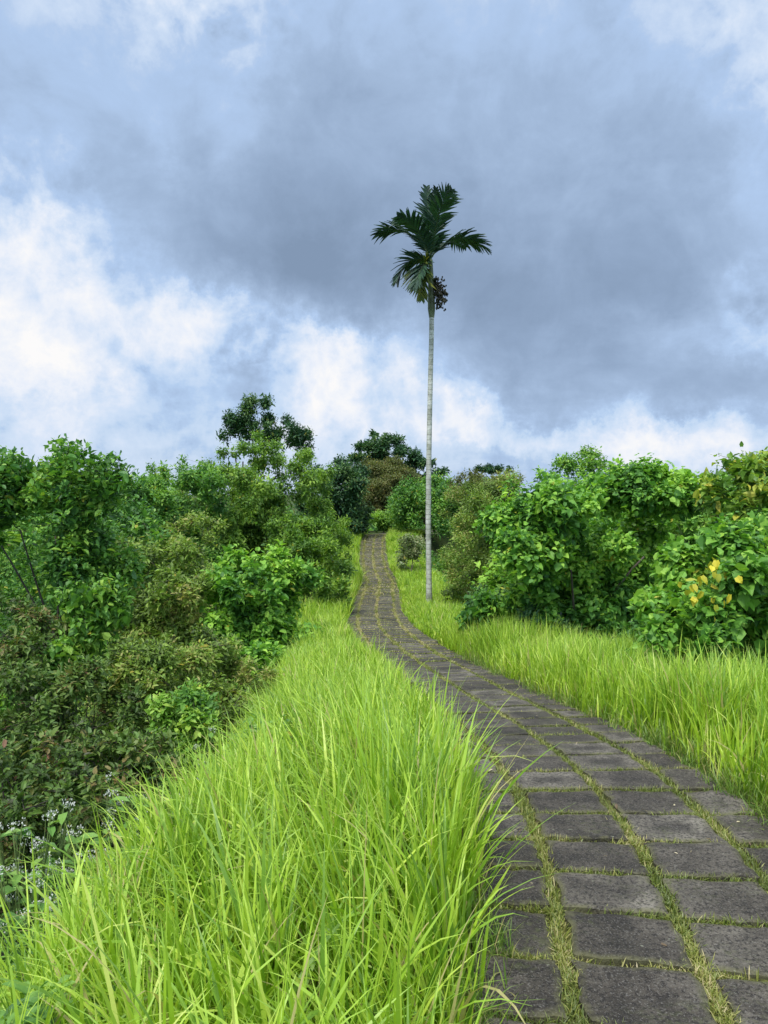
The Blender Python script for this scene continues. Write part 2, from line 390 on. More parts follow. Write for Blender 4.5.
def paver_mat():
    m, t, out = newmat('weathered_concrete')
    geo = t.n('ShaderNodeNewGeometry'); pos = geo.outputs['Position']
    edge, rnd = t.attr('edge'), t.attr('rnd')
    n1 = t.noise(pos, 5.5, 6, .65); n2 = t.noise(pos, 60, 4, .75); n3 = t.noise(pos, 1.1, 3, .5); n4 = t.noise(pos, 130, 3, .8)
    f = t.m('ADD', t.m('MULTIPLY', n1, .6), t.m('MULTIPLY', n3, .4))
    f = t.m('ADD', f, t.m('MULTIPLY', t.m('SUBTRACT', rnd, .5), .17))
    col = t.ramp(f, [(.36, (.030, .026, .021)), (.46, (.062, .054, .044)), (.55, (.106, .094, .077)), (.66, (.185, .168, .138))])
    # damp dark stain in the dish of each slab
    dish = t.m('MULTIPLY', t.m('SUBTRACT', edge, .42), 2.6, clamp=True)
    dm = t.m('MULTIPLY', dish, t.ramp(t.m('ADD', n1, t.m('MULTIPLY', t.m('SUBTRACT', rnd, .5), .3)), [(.46, (0, 0, 0)), (.56, (1, 1, 1))]))
    col = t.mix(t.m('MULTIPLY', dm, .72), col, (.022, .019, .018, 1))
    # aggregate grain
    col = t.mix(t.ramp(n2, [(.40, (.9, .9, .9)), (.53, (0, 0, 0))]), col, (.016, .014, .013, 1))
    col = t.mix(t.m('MULTIPLY', t.ramp(n4, [(.55, (0, 0, 0)), (.66, (1, 1, 1))]), .55), col, (.22, .21, .19, 1))
    # moss creeping in from the joints
    me_ = t.m('SUBTRACT', 1.0, t.m('MULTIPLY', edge, 5.5), clamp=True)
    mm = t.m('MULTIPLY', me_, t.ramp(t.m('ADD', n1, t.m('MULTIPLY', n2, .3)), [(.52, (0, 0, 0)), (.68, (1, 1, 1))]))
    col = t.mix(t.m('MULTIPLY', mm, .75), col, (.10, .10, .045, 1))
    mo = t.m('MULTIPLY', t.ramp(t.noise(pos, 1.9, 3, .55), [(.50, (0, 0, 0)), (.62, (1, 1, 1))]), t.ramp(t.noise(pos, 34, 5, .7), [(.50, (0, 0, 0)), (.60, (1, 1, 1))]))
    col = t.mix(t.m('MULTIPLY', mo, .38), col, (.085, .10, .035, 1))
    sc = t.ramp(t.noise(pos, 26, 3, .6), [(.70, (0, 0, 0)), (.74, (1, 1, 1))])
    col = t.mix(t.m('MULTIPLY', sc, .6), col, (.22, .23, .17, 1))
    p = t.n('ShaderNodeBsdfPrincipled'); t.l(col, p.inputs['Base Color']); p.inputs['Specular IOR Level'].default_value = .18
    t.l(t.ramp(n1, [(.3, (.62, .62, .62)), (.7, (.9, .9, .9))]), p.inputs['Roughness'])
    h = t.m('ADD', t.m('MULTIPLY', n2, .5), t.m('MULTIPLY', n4, .3))
    bp = t.n('ShaderNodeBump'); bp.inputs['Distance'].default_value = .010; bp.inputs['Strength'].default_value = 1.0; t.l(h, bp.inputs['Height']); t.l(bp.outputs[0], p.inputs['Normal'])
    t.l(p.outputs[0], out.inputs[0]); return m
M['paver'] = paver_mat()

# ------------------------------------------------------------------ world: broken cloud deck over a Nishita sky
SUN_AZ, SUN_EL = R(-150), R(58)      # azimuth from +Y towards +X
def px_dir(px, py):
    v = Vector(((px-384)/F, 1, -(py-HZ)/F)); return v.normalized()
def build_world():
    w = bpy.data.worlds.new('World'); S.world = w; w.use_nodes = True
    w.node_tree.nodes.clear(); t = NT(w.node_tree)
    out = t.n('ShaderNodeOutputWorld'); bg = t.n('ShaderNodeBackground'); bg.inputs[1].default_value = .1
    sky = t.n('ShaderNodeTexSky', sky_type='NISHITA', sun_disc=False, sun_elevation=SUN_EL, sun_rotation=SUN_AZ)
    sky.air_density = 1.0; sky.dust_density = 1.5
    tc = t.n('ShaderNodeTexCoord'); d = t.v('NORMALIZE', tc.outputs['Generated'])
    sp = t.n('ShaderNodeSeparateXYZ'); t.l(d, sp.inputs[0]); z = sp.outputs[2]
    # cloud-deck plane coordinates
    den = t.m('ADD', t.m('MAXIMUM', z, 0.0), .16)
    cb = t.n('ShaderNodeCombineXYZ'); t.l(t.m('DIVIDE', sp.outputs[0], den), cb.inputs[0]); t.l(t.m('DIVIDE', sp.outputs[1], den), cb.inputs[1])
    t.l(t.m('MULTIPLY', z, 1.5), cb.inputs[2])
    pl = cb.outputs[0]
    def nz(vec, scale, det, rough, dist=0, off=0.):
        o = t.n('ShaderNodeTexNoise'); o.inputs['Scale'].default_value = scale; o.inputs['Detail'].default_value = det
        o.inputs['Roughness'].default_value = rough; o.inputs['Distortion'].default_value = dist
        t.l(t.v('ADD', vec, (off, off*.7, off*.3)), o.inputs['Vector']); return o
    w1 = nz(d, 5.0, 9, .68, 0, 3.1)
    warp = t.v('SUBTRACT', w1.outputs['Color'], (.5, .5, .5))
    sc = t.n('ShaderNodeVectorMath', operation='SCALE'); t.l(warp, sc.inputs[0]); sc.inputs['Scale'].default_value = .20
    dw = t.v('NORMALIZE', t.v('ADD', d, sc.outputs[0]))
    # px, py, half-width px, half-height px, roll deg, amplitude
    B = [(-30, 110, 60, 90, 0, -.22), (70, 40, 110, 60, 20, .06), (228, 22, 48, 50, -55, .24), (143, 150, 20, 14, -30, .16), (205, 148, 30, 10, 30, .07),
         (250, 235, 150, 62, -22, -.22), (330, 275, 110, 40, -12, -.26), (420, 175, 150, 90, 0, -.20), (560, 245, 170, 70, 5, -.28), (640, 290, 110, 32, 0, -.10), (330, 130, 90, 60, 0, -.10), (470, 330, 80, 45, 0, -.16),
         (700, 225, 80, 60, 0, -.14), (0, 215, 45, 55, 0, .36), (-20, 300, 70, 60, 0, .26), (110, 300, 100, 26, -18, .26), (60, 345, 70, 25, -10, .20), (230, 330, 90, 28, -25, .30), (10, 360, 60, 20, 0, .30),
         (330, 390, 30, 55, -15, .42), (290, 345, 40, 22, -20, .20), (440, 415, 46, 24, -15, .42), (380, 350, 50, 30, 0, .26), (180, 395, 60, 34, 0, -.13), (130, 420, 60, 30, 0, .06), (260, 395, 30, 40, 0, -.08),
         (560, 375, 80, 34, 0, -.20), (720, 385, 70, 24, 5, -.22), (610, 440, 80, 16, -6, .40), (700, 440, 70, 14, 0, .26), (520, 430, 40, 22, 0, .14), (760, 290, 34, 22, -30, .36), (690, 330, 80, 18, -12, .16), (770, 130, 60, 70, 40, .20), (560, 60, 200, 80, 0, .02), (620, 405, 20, 26, 0, .25), (500, 455, 60, 12, 0, -.14), (360, 340, 16, 40, 10, -.12)]
    B += [(150, 385, 210, 60, 0, .09), (610, 440, 230, 30, 0, .04), (420, 390, 160, 60, 0, .04), (745, 60, 120, 90, 0, .03), (80, 30, 160, 40, 0, .05)]
    tot = None
    for (x, y, hw, hh, roll, amp) in B:
        c = px_dir(x, y); rt = c.cross(Vector((0, 0, 1))).normalized(); up = rt.cross(c).normalized()
        a = R(roll); r2 = rt*math.cos(a)+up*math.sin(a); u2 = up*math.cos(a)-rt*math.sin(a)
        k = F*1.0
        A = t.v('DOT_PRODUCT', dw, tuple(r2*(k/hw))); Bq = t.v('DOT_PRODUCT', dw, tuple(u2*(k/hh)))
        q = t.m('ADD', t.m('MULTIPLY', A, A), t.m('MULTIPLY', Bq, Bq))
        e = t.m('EXPONENT', t.m('MULTIPLY', q, -.62))
        e = t.m('MULTIPLY', e, t.m('GREATER_THAN', t.v('DOT_PRODUCT', dw, tuple(c)), 0.0))
        amp *= (.68 if amp > 0 else .86)
        tot = t.m('MULTIPLY', e, amp) if tot is None else t.m('MULTIPLY_ADD', e, amp, tot)
    fb = nz(pl, 1.15, 9, .58, .35, 7.7).outputs[0]
    fb2 = nz(pl, 3.4, 8, .62, .2, 1.3).outputs[0]
    fb3 = nz(d, 9.0, 7, .6, .4, 5.3).outputs[0]
    nzs = t.m('ADD', t.m('MULTIPLY', t.m('SUBTRACT', fb, .5), .12), t.m('ADD', t.m('MULTIPLY', t.m('SUBTRACT', fb2, .5), .22), t.m('MULTIPLY', t.m('SUBTRACT', fb3, .5), .58)))
    n4 = nz(d, 6.5, 8, .55, .25, 9.9).outputs[0]; n5 = nz(d, 15., 7, .6, .2, 2.2).outputs[0]
    puff = t.m('ADD', t.m('SUBTRACT', .09, t.m('ABSOLUTE', t.m('SUBTRACT', n4, .5))), t.m('MULTIPLY', t.m('SUBTRACT', .07, t.m('ABSOLUTE', t.m('SUBTRACT', n5, .5))), .7))
    pk = t.m('ADD', .07, t.m('MULTIPLY', t.m('ADD', tot, .08), 5.0, clamp=True))
    nzs = t.m('ADD', nzs, t.m('MULTIPLY', t.m('MULTIPLY', puff, 2.1), pk))
    raw = t.m('ADD', t.m('ADD', tot, .575), nzs)
    Lv = t.m('MINIMUM', raw, t.m('MULTIPLY_ADD', t.m('SUBTRACT', raw, .66), .55, .66), clamp=True)
    cl = t.ramp(Lv, [(0, sr(131, 152, 180)), (.22, sr(147, 169, 199)), (.42, sr(164, 187, 218)), (.58, sr(180, 205, 239)), (.72, sr(207, 224, 247)), (.86, sr(234, 240, 251)), (1., sr(252, 251, 251))])
    # deck overhead and behind the camera, out of frame, brightened to light the scene
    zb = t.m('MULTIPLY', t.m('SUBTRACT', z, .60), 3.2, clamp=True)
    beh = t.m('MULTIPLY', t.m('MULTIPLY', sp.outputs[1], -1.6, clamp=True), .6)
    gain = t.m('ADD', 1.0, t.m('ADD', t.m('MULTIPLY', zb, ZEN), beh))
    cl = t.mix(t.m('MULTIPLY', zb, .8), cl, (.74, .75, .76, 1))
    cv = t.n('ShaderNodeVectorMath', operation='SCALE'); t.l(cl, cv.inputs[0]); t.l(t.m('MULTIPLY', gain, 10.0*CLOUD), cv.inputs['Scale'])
    # a little of the clear sky comes through where the deck is thinnest
    mixf = t.m('MULTIPLY', t.ramp(Lv, [(.5, (0, 0, 0)), (.62, (1, 1, 1)), (.78, (0, 0, 0))]), .12)
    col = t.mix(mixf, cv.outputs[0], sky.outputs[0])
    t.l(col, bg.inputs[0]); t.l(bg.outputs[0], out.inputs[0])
    w.cycles.sampling_method = 'MANUAL'; w.cycles.sample_map_resolution = 512
EXPO = .8
CLOUD = 1/2**EXPO
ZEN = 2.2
S.view_settings.exposure = EXPO
build_world()
sd = bpy.data.lights.new('sun', 'SUN'); so = bpy.data.objects.new('sun', sd); COL.objects.link(so)
sd.energy = 2.0; sd.angle = R(12); sd.color = (1, .96, .88)
sdir = Vector((math.sin(SUN_AZ)*math.cos(SUN_EL), math.cos(SUN_AZ)*math.cos(SUN_EL), math.sin(SUN_EL)))
so.rotation_euler = sdir.to_track_quat('Z', 'Y').to_euler(); so.location = sdir*50

# ------------------------------------------------------------------ ground sheet
def build_ground():
    ys = np.concatenate([np.array([-1500, -600, -250, -120, -60, -30, -15]), np.arange(-8, 20, .2), np.arange(20, 60, .5), np.arange(60, 120, 3), np.array([130, 160, 210, 300, 400, 600, 900, 1500, 2500])])
    us = np.concatenate([-np.array([2500, 1500, 800, 400, 220, 130, 90, 65, 50, 40, 33, 27, 22]), np.arange(-18, -4, .8), np.arange(-4, 4.01, .16), np.arange(4.8, 18, .8), np.array([22, 27, 33, 40, 50, 65, 90, 130, 220, 400, 800, 1500, 2500])])
    Y, U = np.meshgrid(ys, us, indexing='ij')
    X = U+np.where(np.abs(U) < 60, xc(Y), xc(Y)*.0+xc(np.clip(Y, -30, 60)))
    Z = ground(X, Y)
    und = np.abs(X-xc(Y)) < .80
    Z = Z-np.where(und, .05, 0)
    V = np.stack([X, Y, Z], -1).reshape(-1, 3)
    a, b = Y.shape; i = np.arange(a-1)[:, None]*b; j = np.arange(b-1)[None]
    q = np.stack([i+j, i+j+1, i+b+j+1, i+b+j], -1).reshape(-1, 4)
    o = link('ground', mesh_from('ground', V, [q], True), M['ground']); tag(o, kind='structure')
build_ground()

# ------------------------------------------------------------------ path: joint bed + pavers
SEAM = .49; ROW = .365
def path_frame(y):
    p = np.array([xc(y), y, zc(y)]); e = .05
    t = np.array([xc(y+e)-xc(y-e), 2*e, zc(y+e)-zc(y-e)]); t /= np.linalg.norm(t)
    s = np.array([t[1], -t[0], 0]); s /= np.linalg.norm(s); n = np.cross(s, t)
    return p, t, s, n
def build_path():
    ys = np.arange(-6, 58, .12)
    lat = np.array([-.90, -.84, -.6, -.3, 0, .3, .6, .84, .92])
    V = []
    for y in ys:
        p, t, s, n = path_frame(y)
        for l in lat:
            V.append(p+s*l+n*(-.012 if abs(l) < .85 else -.05))
    V = np.array(V); b = len(lat); i = np.arange(len(ys)-1)[:, None]*b; j = np.arange(b-1)[None]
    q = np.stack([i+j, i+j+1, i+b+j+1, i+b+j], -1).reshape(-1, 4)
    o = link('path_bed', mesh_from('path_bed', V, [q], True), M['moss']); tag(o, kind='structure')
    # pavers
    VV, QQ, EE, RR = [], [], [], []; n0 = 0
    y = -5.0
    while y < 57:
        y2 = y+ROW/math.sqrt(1+((xc(y+.1)-xc(y))/.1)**2+((zc(y+.1)-zc(y))/.1)**2)
        for (l0, l1) in ((-.80, -SEAM), (-SEAM, 0), (0, SEAM), (SEAM, .80)):
            near = -1 < y < 13
            nu, nv = ((14, 10) if near else (4, 3))
            j = lambda s_: RNG.normal(0, s_)
            gl = .032 if near else .030; gt = .017
            a0, a1 = l0+gl+j(.006), l1-gl+j(.006)
            if l0 == -.80: a0 = l0+j(.02)
            if l1 == .80: a1 = l1+j(.02)
            v0, v1 = y+gt+j(.004), y2-gt+j(.004)
            tw = j(.006); dz = j(.004); tl = j(.005); tm = j(.005); rnd = RNG.random()
            ph = RNG.uniform(0, 10, 4)
            # rings: bottom, side top, then the inset grid
            gu = np.concatenate([[0, 0], np.linspace(.03, .97, nu-3), [1, 1]]) if near else np.array([0, 0, .05, .95, 1, 1])
            gv = np.concatenate([[0, 0], np.linspace(.04, .96, nv-3), [1, 1]]) if near else np.array([0, 0, .07, .93, 1, 1])
            UU, WW = np.meshgrid(gu, gv, indexing='ij')
            iu, iw = np.meshgrid(np.arange(len(gu)), np.arange(len(gv)), indexing='ij')
            outer = (iu == 0) | (iw == 0) | (iu == len(gu)-1) | (iw == len(gv)-1)
            ed = np.minimum(np.minimum(UU, 1-UU)*(a1-a0), np.minimum(WW, 1-WW)*(v1-v0))/.17
            wx = .009*np.sin(WW*9+ph[0])+.005*np.sin(WW*23+ph[1])+RNG.normal(0, .0018, UU.shape); wy = .007*np.sin(UU*8+ph[2])+.004*np.sin(UU*21+ph[3])+RNG.normal(0, .0015, UU.shape)
            lx = a0+(a1-a0)*UU+wx*np.where(np.abs(UU-.5) > .4, 1, .3)+tw*(WW-.5)
            yy = v0+(v1-v0)*WW+wy*np.where(np.abs(WW-.5) > .4, 1, .3)
            hh = dz+tl*(UU-.5)+tm*(WW-.5)-.004*np.clip(ed, 0, 1)**1.5+.0014*np.sin(UU*17+ph[0])*np.sin(WW*13+ph[1])+RNG.normal(0, .0007, UU.shape)
            rim = (UU <= 0) | (UU >= 1) | (WW <= 0) | (WW >= 1)
            hh = np.where(rim, hh-.006, hh); hh = np.where(outer, -.045, hh)
            P = np.zeros(UU.shape+(3,))
            P[..., 1] = yy; pc = xc(yy); sl = np.gradient(_xt, _g); dx = np.interp(yy, _g, sl)
            cs_ = 1/np.sqrt(1+dx**2)
            P[..., 0] = pc+lx*cs_; P[..., 1] = yy-lx*dx*cs_; P[..., 2] = zc(yy)+.012+hh
            a, b = UU.shape; i = np.arange(a-1)[:, None]*b; jj = np.arange(b-1)[None]
            q = np.stack([i+jj, i+b+jj, i+b+jj+1, i+jj+1], -1).reshape(-1, 4)+n0
            VV.append(P.reshape(-1, 3)); QQ.append(q); EE.append(np.clip(ed, 0, 1).ravel()); RR.append(np.full(a*b, rnd)); n0 += a*b
        y = y2
    o = link('path', mesh_from('path', np.concatenate(VV), [np.concatenate(QQ)], False, {'edge': np.concatenate(EE), 'rnd': np.concatenate(RR)}), M['paver']); tag(o, kind='structure')
build_path()

# ------------------------------------------------------------------ grass
def blades(P, h, w, az, th0, th1, tint, seg=5, taper=.75, twist=0.6):
    """P base points, h length, w width, az bend azimuth, th0 starting lean, th1 added bend at the tip."""
    n = len(P); ts = np.linspace(0, 1, seg+1)
    pts = np.zeros((n, seg+1, 3)); pts[:, 0] = P
    dirx, diry = np.cos(az), np.sin(az)
    for i in range(seg):
        tm = (ts[i]+ts[i+1])/2
        th = th0+th1*tm**1.7
        st = h/seg
        pts[:, i+1, 0] = pts[:, i, 0]+st*np.sin(th)*dirx
        pts[:, i+1, 1] = pts[:, i, 1]+st*np.sin(th)*diry
        pts[:, i+1, 2] = pts[:, i, 2]+st*np.cos(th)
    fa = az+PI/2+RNG.normal(0, twist, n)
    side = np.stack([np.cos(fa), np.sin(fa), RNG.normal(0, .15, n)], -1)
    ws = np.minimum(1, (1-ts)*2.2)**taper*(.55+.45*np.minimum(1, ts*4)); ws[-1] = .04
    off = side[:, None]*(w[:, None]*ws[None]/2)[..., None]
    V = np.stack([pts-off, pts+off], 2)          # n, seg+1, 2, 3
    k = (seg+1)*2
    base = (np.arange(n)*k)[:, None]; i = (np.arange(seg)*2)[None]
    q = np.stack([base+i, base+i+1, base+i+3, base+i+2], -1).reshape(-1, 4)
    al = np.broadcast_to(ts[None, :, None], (n, seg+1, 2)).ravel()
    return V.reshape(-1, 3), q, np.repeat(tint, k), al
class GrassMesh:
    def __init__(s): s.V, s.Q, s.T, s.A, s.n = [], [], [], [], 0
    def add(s, *a, **k):
        V, q, T, A = blades(*a, **k); s.V.append(V); s.Q.append(q+s.n); s.T.append(T); s.A.append(A); s.n += len(V)
    def build(s, name, mat, label, cat='grass'):
        me = mesh_from(name, np.concatenate(s.V), [np.concatenate(s.Q)], False, {'tint': np.concatenate(s.T), 'along': np.concatenate(s.A)})
        return tag(link(name, me, mat), label, cat, kind='stuff')
def scatter(y0, y1, u0, u1, dens, clump=.0, cs=7):
    """random points in a band beside the path; clump > 0 pulls them into tussocks"""
    n = int(dens*(y1-y0)*abs(u1-u0)); u0, u1 = min(u0, u1), max(u0, u1)
    if clump > 0:
        nc = max(1, int(n/cs)); cyy = RNG.uniform(y0, y1, nc); cu = RNG.uniform(u0, u1, nc)
        k = RNG.integers(0, nc, n); y = cyy[k]+RNG.normal(0, clump, n); u = cu[k]+RNG.normal(0, clump, n)
        caz = RNG.uniform(0, 2*PI, nc)[k]; ct = RNG.normal(0, .18, nc)[k]; chh = RNG.uniform(.8, 1.15, nc)[k]
        out = np.stack([np.cos(RNG.uniform(0, 6.28, n))*0, np.zeros(n)], -1)
    else:
        y = RNG.uniform(y0, y1, n); u = RNG.uniform(u0, u1, n); caz = RNG.uniform(0, 2*PI, n); ct = np.zeros(n); chh = np.ones(n)
    x = u+xc(y)
    return x, y, u, caz, ct, chh
def grow(g, y0, y1, u0, u1, dens, hh, ww, clump=.05, seg=5, lean=(PI, .25), bend=(.15, 1.2), hs=.18, cs=9, keep=None, hmul=None):
    x, y, u, caz, ct, chh = scatter(y0, y1, u0, u1, dens, clump, cs)
    m = (np.hypot(x, y) > .95)
    # thin and ragged rim towards the pavers
    m &= ~(np.abs(u) < .80-.10*np.clip((y-12)/8, 0, 1))
    if keep is not None: m &= keep(x, y, u)
    gap = vn(x, y, .16, 61)+.5*vn(x, y, .07, 62)
    m &= RNG.random(len(x)) < np.where(y < 7, np.clip(1.0-1.9*(gap-.15), .06, 1), 1)
    x, y, u, caz, ct, chh = [a[m] for a in (x, y, u, caz, ct, chh)]
    n = len(x)
    h = hh*chh*np.clip(RNG.normal(1, hs, n), .35, 1.28)
    h *= 1+.22*vn(x, y, .8, 9)
    h *= np.where(np.hypot(x, y) < 1.45, .62, 1)
    if hmul is not None: h *= hmul(x, y, u)
    # blades of a tussock fan out; the whole bank leans a little one way
    az = caz+RNG.normal(0, .6, n)
    vx = np.cos(az)+lean[1]*2*np.cos(lean[0]); vy = np.sin(az)+lean[1]*2*np.sin(lean[0]); az = np.arctan2(vy, vx)
    cl_ = (1+3.2*np.abs(ct)); th0 = np.abs(RNG.normal(0, bend[0], n))*cl_; th1 = np.abs(RNG.normal(0, bend[1], n))
    over = (np.sign(-u)*np.cos(az) > 0)*np.clip(1-(np.abs(u)-.8)/.5, 0, 1)*(h > .35)
    th1 = th1*(1-.55*over)+.05
    w = ww*RNG.uniform(.35, 1.45, n)
    tint = np.clip(.5+ct+RNG.normal(0, .2, n), 0, .96); tint = np.where(RNG.random(n) < .035, 1., tint)
    P = np.stack([x, y, ground(x, y)-.02], -1)
    g.add(P, h, w, az, th0, th1, tint, seg=seg)

g = GrassMesh()
edge_l = lambda x, y, u: np.clip(.5+(-u-.80)/.3, .5, 1)*np.clip(1-(-u-1.25)*.36, .55, 1)
grow(g, .2, 4.2, -.86, -2.3, 2300, .66, .0125, .045, 8, (PI*.95, .25), (.14, 1.25), cs=17, hmul=edge_l)
grow(g, 4.2, 9, -.86, -2.35, 2100, .52, .012, .05, 6, (PI*.95, .2), (.15, 1.15), hmul=edge_l)
grow(g, 9, 17, -.78, -2.2, 1500, .40, .016, .08, 5, (PI*.95, .2), (.16, .9), hmul=edge_l)
grow(g, 17, 30, -.74, -2.0, 700, .48, .018, .1, 4, (PI*.9, .1), (.2, .9))
grow(g, 30, 45, -.74, -2.2, 420, .42, .026, .1, 4)
# long arching blades close to the lens on the left and looser ones down the slope
grow(g, .5, 3.6, -1.3, -2.6, 130, .66, .013, .10, 9, (PI*1.02, .5), (.3, 2.1))
grow(g, 1.2, 9, -2.1, -3.4, 420, .50, .010, .10, 6, (PI*1.0, .2), (.25, 1.3), keep=lambda x, y, u: RNG.random(len(x)) < np.clip((3.5+u)/.9, .15, 1))
g.build('tall_grass', M['grass'], 'tall lime green grass arching over the left edge of the paved path')
g = GrassMesh()
er_ = lambda x, y, u: np.clip(.40+(u-.80)/.5, .4, 1)
grow(g, 1.5, 6.5, .86, 2.7, 1800, .52, .012, .07, 6, (PI*.5, .05), (.12, .7), hmul=er_)
grow(g, 6.5, 14, .86, 2.5, 1800, .50, .0125, .08, 5, (PI*.5, .05), (.12, .7), hmul=er_)
grow(g, 14, 24, .76, 2.4, 900, .36, .018, .1, 4, (PI*.5, .05), (.16, .8), hmul=er_)
grow(g, 24, 45, .74, 2.6, 480, .36, .025, .1, 4)
g.build('grass_bank', M['grass'], 'bright green grass bank along the right side of the paved path')
# short rough turf creeping over the outer pavers
g = GrassMesh()
for sgn in (-1, 1):
    x, y, u, caz, ct, chh = scatter(.8, 12, sgn*.70, sgn*1.0, 1900, .03, 8)
    k = (np.abs(u) > .70+.06*vn(x, y, .5, 21+sgn)); x, y, u = x[k], y[k], u[k]; n = len(x)
    P = np.stack([x, y, np.maximum(ground(x, y), zc(y)-.01)], -1)
    g.add(P, RNG.uniform(.05, .24, n)*np.clip(.5+(np.abs(u)-.7)*4, .3, 1), RNG.uniform(.003, .006, n), RNG.uniform(0, 6.28, n), np.abs(RNG.normal(.35, .35, n)), np.abs(RNG.normal(0, 1.0, n)), np.clip(RNG.normal(.5, .3, n), 0, 1), seg=4)
g.build('verge_grass', M['shortgrass'], 'short rough grass creeping over the outer rows of pavers')
# joints
g = GrassMesh()
def joint(y0, y1, dens, w, hgt, seg=2):
    n = int((y1-y0)*dens*3); y = RNG.uniform(y0, y1, n); lane = RNG.integers(-1, 2, n)*SEAM
    l = lane+RNG.normal(0, 1, n)*(.020+.0005*np.clip(y-6, 0, 30))
    return l, y, n
def add_joint(y0, y1, dens, hgt, wid):
    l, y, n = joint(y0, y1, dens, .02, hgt)
    # cross joints
    rows = _rows[( _rows > y0) & (_rows < y1)]
    m = int(len(rows)*1.6*dens*.55); yr = rows[RNG.integers(0, len(rows), m)]+RNG.normal(0, .011, m); lr = RNG.uniform(-.8, .8, m)
    y = np.concatenate([y, yr]); l = np.concatenate([l, lr])
    dens_n = vn(l*3+y, y, .35, 31); k = RNG.random(len(y)) < np.clip(.7+.9*dens_n, .08, 1); y, l = y[k], l[k]; n = len(y)
    dx = np.interp(y, _g, np.gradient(_xt, _g)); c = 1/np.sqrt(1+dx**2)
    P = np.stack([xc(y)+l*c, y-l*dx*c, zc(y)-.012], -1)
    g.add(P, hgt*RNG.uniform(.5, 1.5, n), wid*RNG.uniform(.6, 1.4, n), RNG.uniform(0, 6.28, n), np.abs(RNG.normal(.65, .4, n)), np.abs(RNG.normal(.4, .8, n)), np.clip(.32+.30*np.clip((y-8)/8, 0, 1)+.28*vn(P[:, 0], P[:, 1], .3, 33)+RNG.normal(0, .22, n), 0, .97), seg=3)
_rows = []; yy = -5.0
while yy < 57:
    _rows.append(yy); yy = yy+ROW/math.sqrt(1+((xc(yy+.1)-xc(yy))/.1)**2+((zc(yy+.1)-zc(yy))/.1)**2)
_rows = np.array(_rows)
add_joint(1.2, 5, 1900, .036, .0040)
add_joint(5, 11, 800, .032, .005)
add_joint(11, 24, 900, .038, .015)
add_joint(24, 44, 620, .05, .030)
g.build('joint_grass', M['jointgrass'], 'dull yellow green tufts of grass in the joints between the pavers')

# ------------------------------------------------------------------ bushes and trees
def plant(name, base, env, label, cat, nlobe=24, lob_r=(.28, .5), ntwig=800, per=5, kind='oval', L=.12, asp=.55, mat='mid', r0=.05, stemmat='bark', nmain=5, fork=.35,
          group=None, parts=('foliage', 'stem'), every=1, skirt=True, twigs=0, back=0., **kw):
    base = Vector(base); root = empty(name, base, label, cat, group)
    if kind != 'heart': L = L*1.32
    e2 = [(np.array(c)-np.array(base), np.array(r)) for c, r in env]
    if skirt:
        for c, r in list(e2):
            if c[2]-r[2] > .15:
                q = np.array([c[0], c[1]+back, c[2]*.45]); e2.append((q, np.array([r[0], r[1], max(c[2]*.5, r[2]*.5)])))
        ntwig = int(ntwig*1.75); nlobe = int(nlobe*1.7)
    else: ntwig = int(ntwig*1.25)
    V, Fc, T, cs, rs = foliage(e2, nlobe, lob_r, ntwig, per, kind, L, asp, **kw)
    link(parts[0], mesh_from(parts[0], V, Fc, False, {'tint': T}), M[mat], root)
    tb = Tubes(); limbs(tb, (0, 0, -.15), cs, rs, r0*.8, nmain, fork, every if name != 'tree' else 2, twigs=twigs)
    link(parts[1], tb.mesh(parts[1]), M[stemmat], root)
    return root
TREE = ('crown', 'trunk')
def ell(px, py, d, rw, rh, rd=None):          # an envelope ellipsoid: centre seen at (px,py), half sizes given in photo pixels
    c = PX(px, py, d); s = d/F
    return (tuple(c), (rw*s, (rd if rd else rw*s), rh*s))
def base_of(px, d, dx=0):
    x = (px-384)*d/F+dx; return (x, d, G(x, d))

# right side
plant('broadleaf_bush', base_of(575, 12.5), [ell(560, 535, 12.5, 72, 55, 1.0), ell(610, 510, 13.2, 60, 38, 1.0), ell(520, 575, 12, 45, 48, .9), ell(650, 505, 13.5, 50, 36, 1.)],
      'broad dark green bush of large drooping heart leaves with a shaded hollow beneath', 'bush', 70, (.26, .5), 6500, 5, 'heart', .125, .85, 'heart', .06, 'bark', 8, .25, droop=.5, up=.35, back=.8)
rb = plant('broadleaf_bush', base_of(705, 8.6, .1), [ell(715, 590, 8.6, 62, 60, .9), ell(675, 625, 8.2, 46, 42, .7), ell(762, 600, 8.6, 50, 60, .9), ell(755, 552, 9.4, 46, 30, .8)],
      'bright green large-leaved bush with a cluster of yellow leaves', 'bush', 56, (.26, .46), 3000, 5, 'heart', .138, .85, 'heart_lime', .06, 'bark', 8, .25, droop=.5, up=.35)
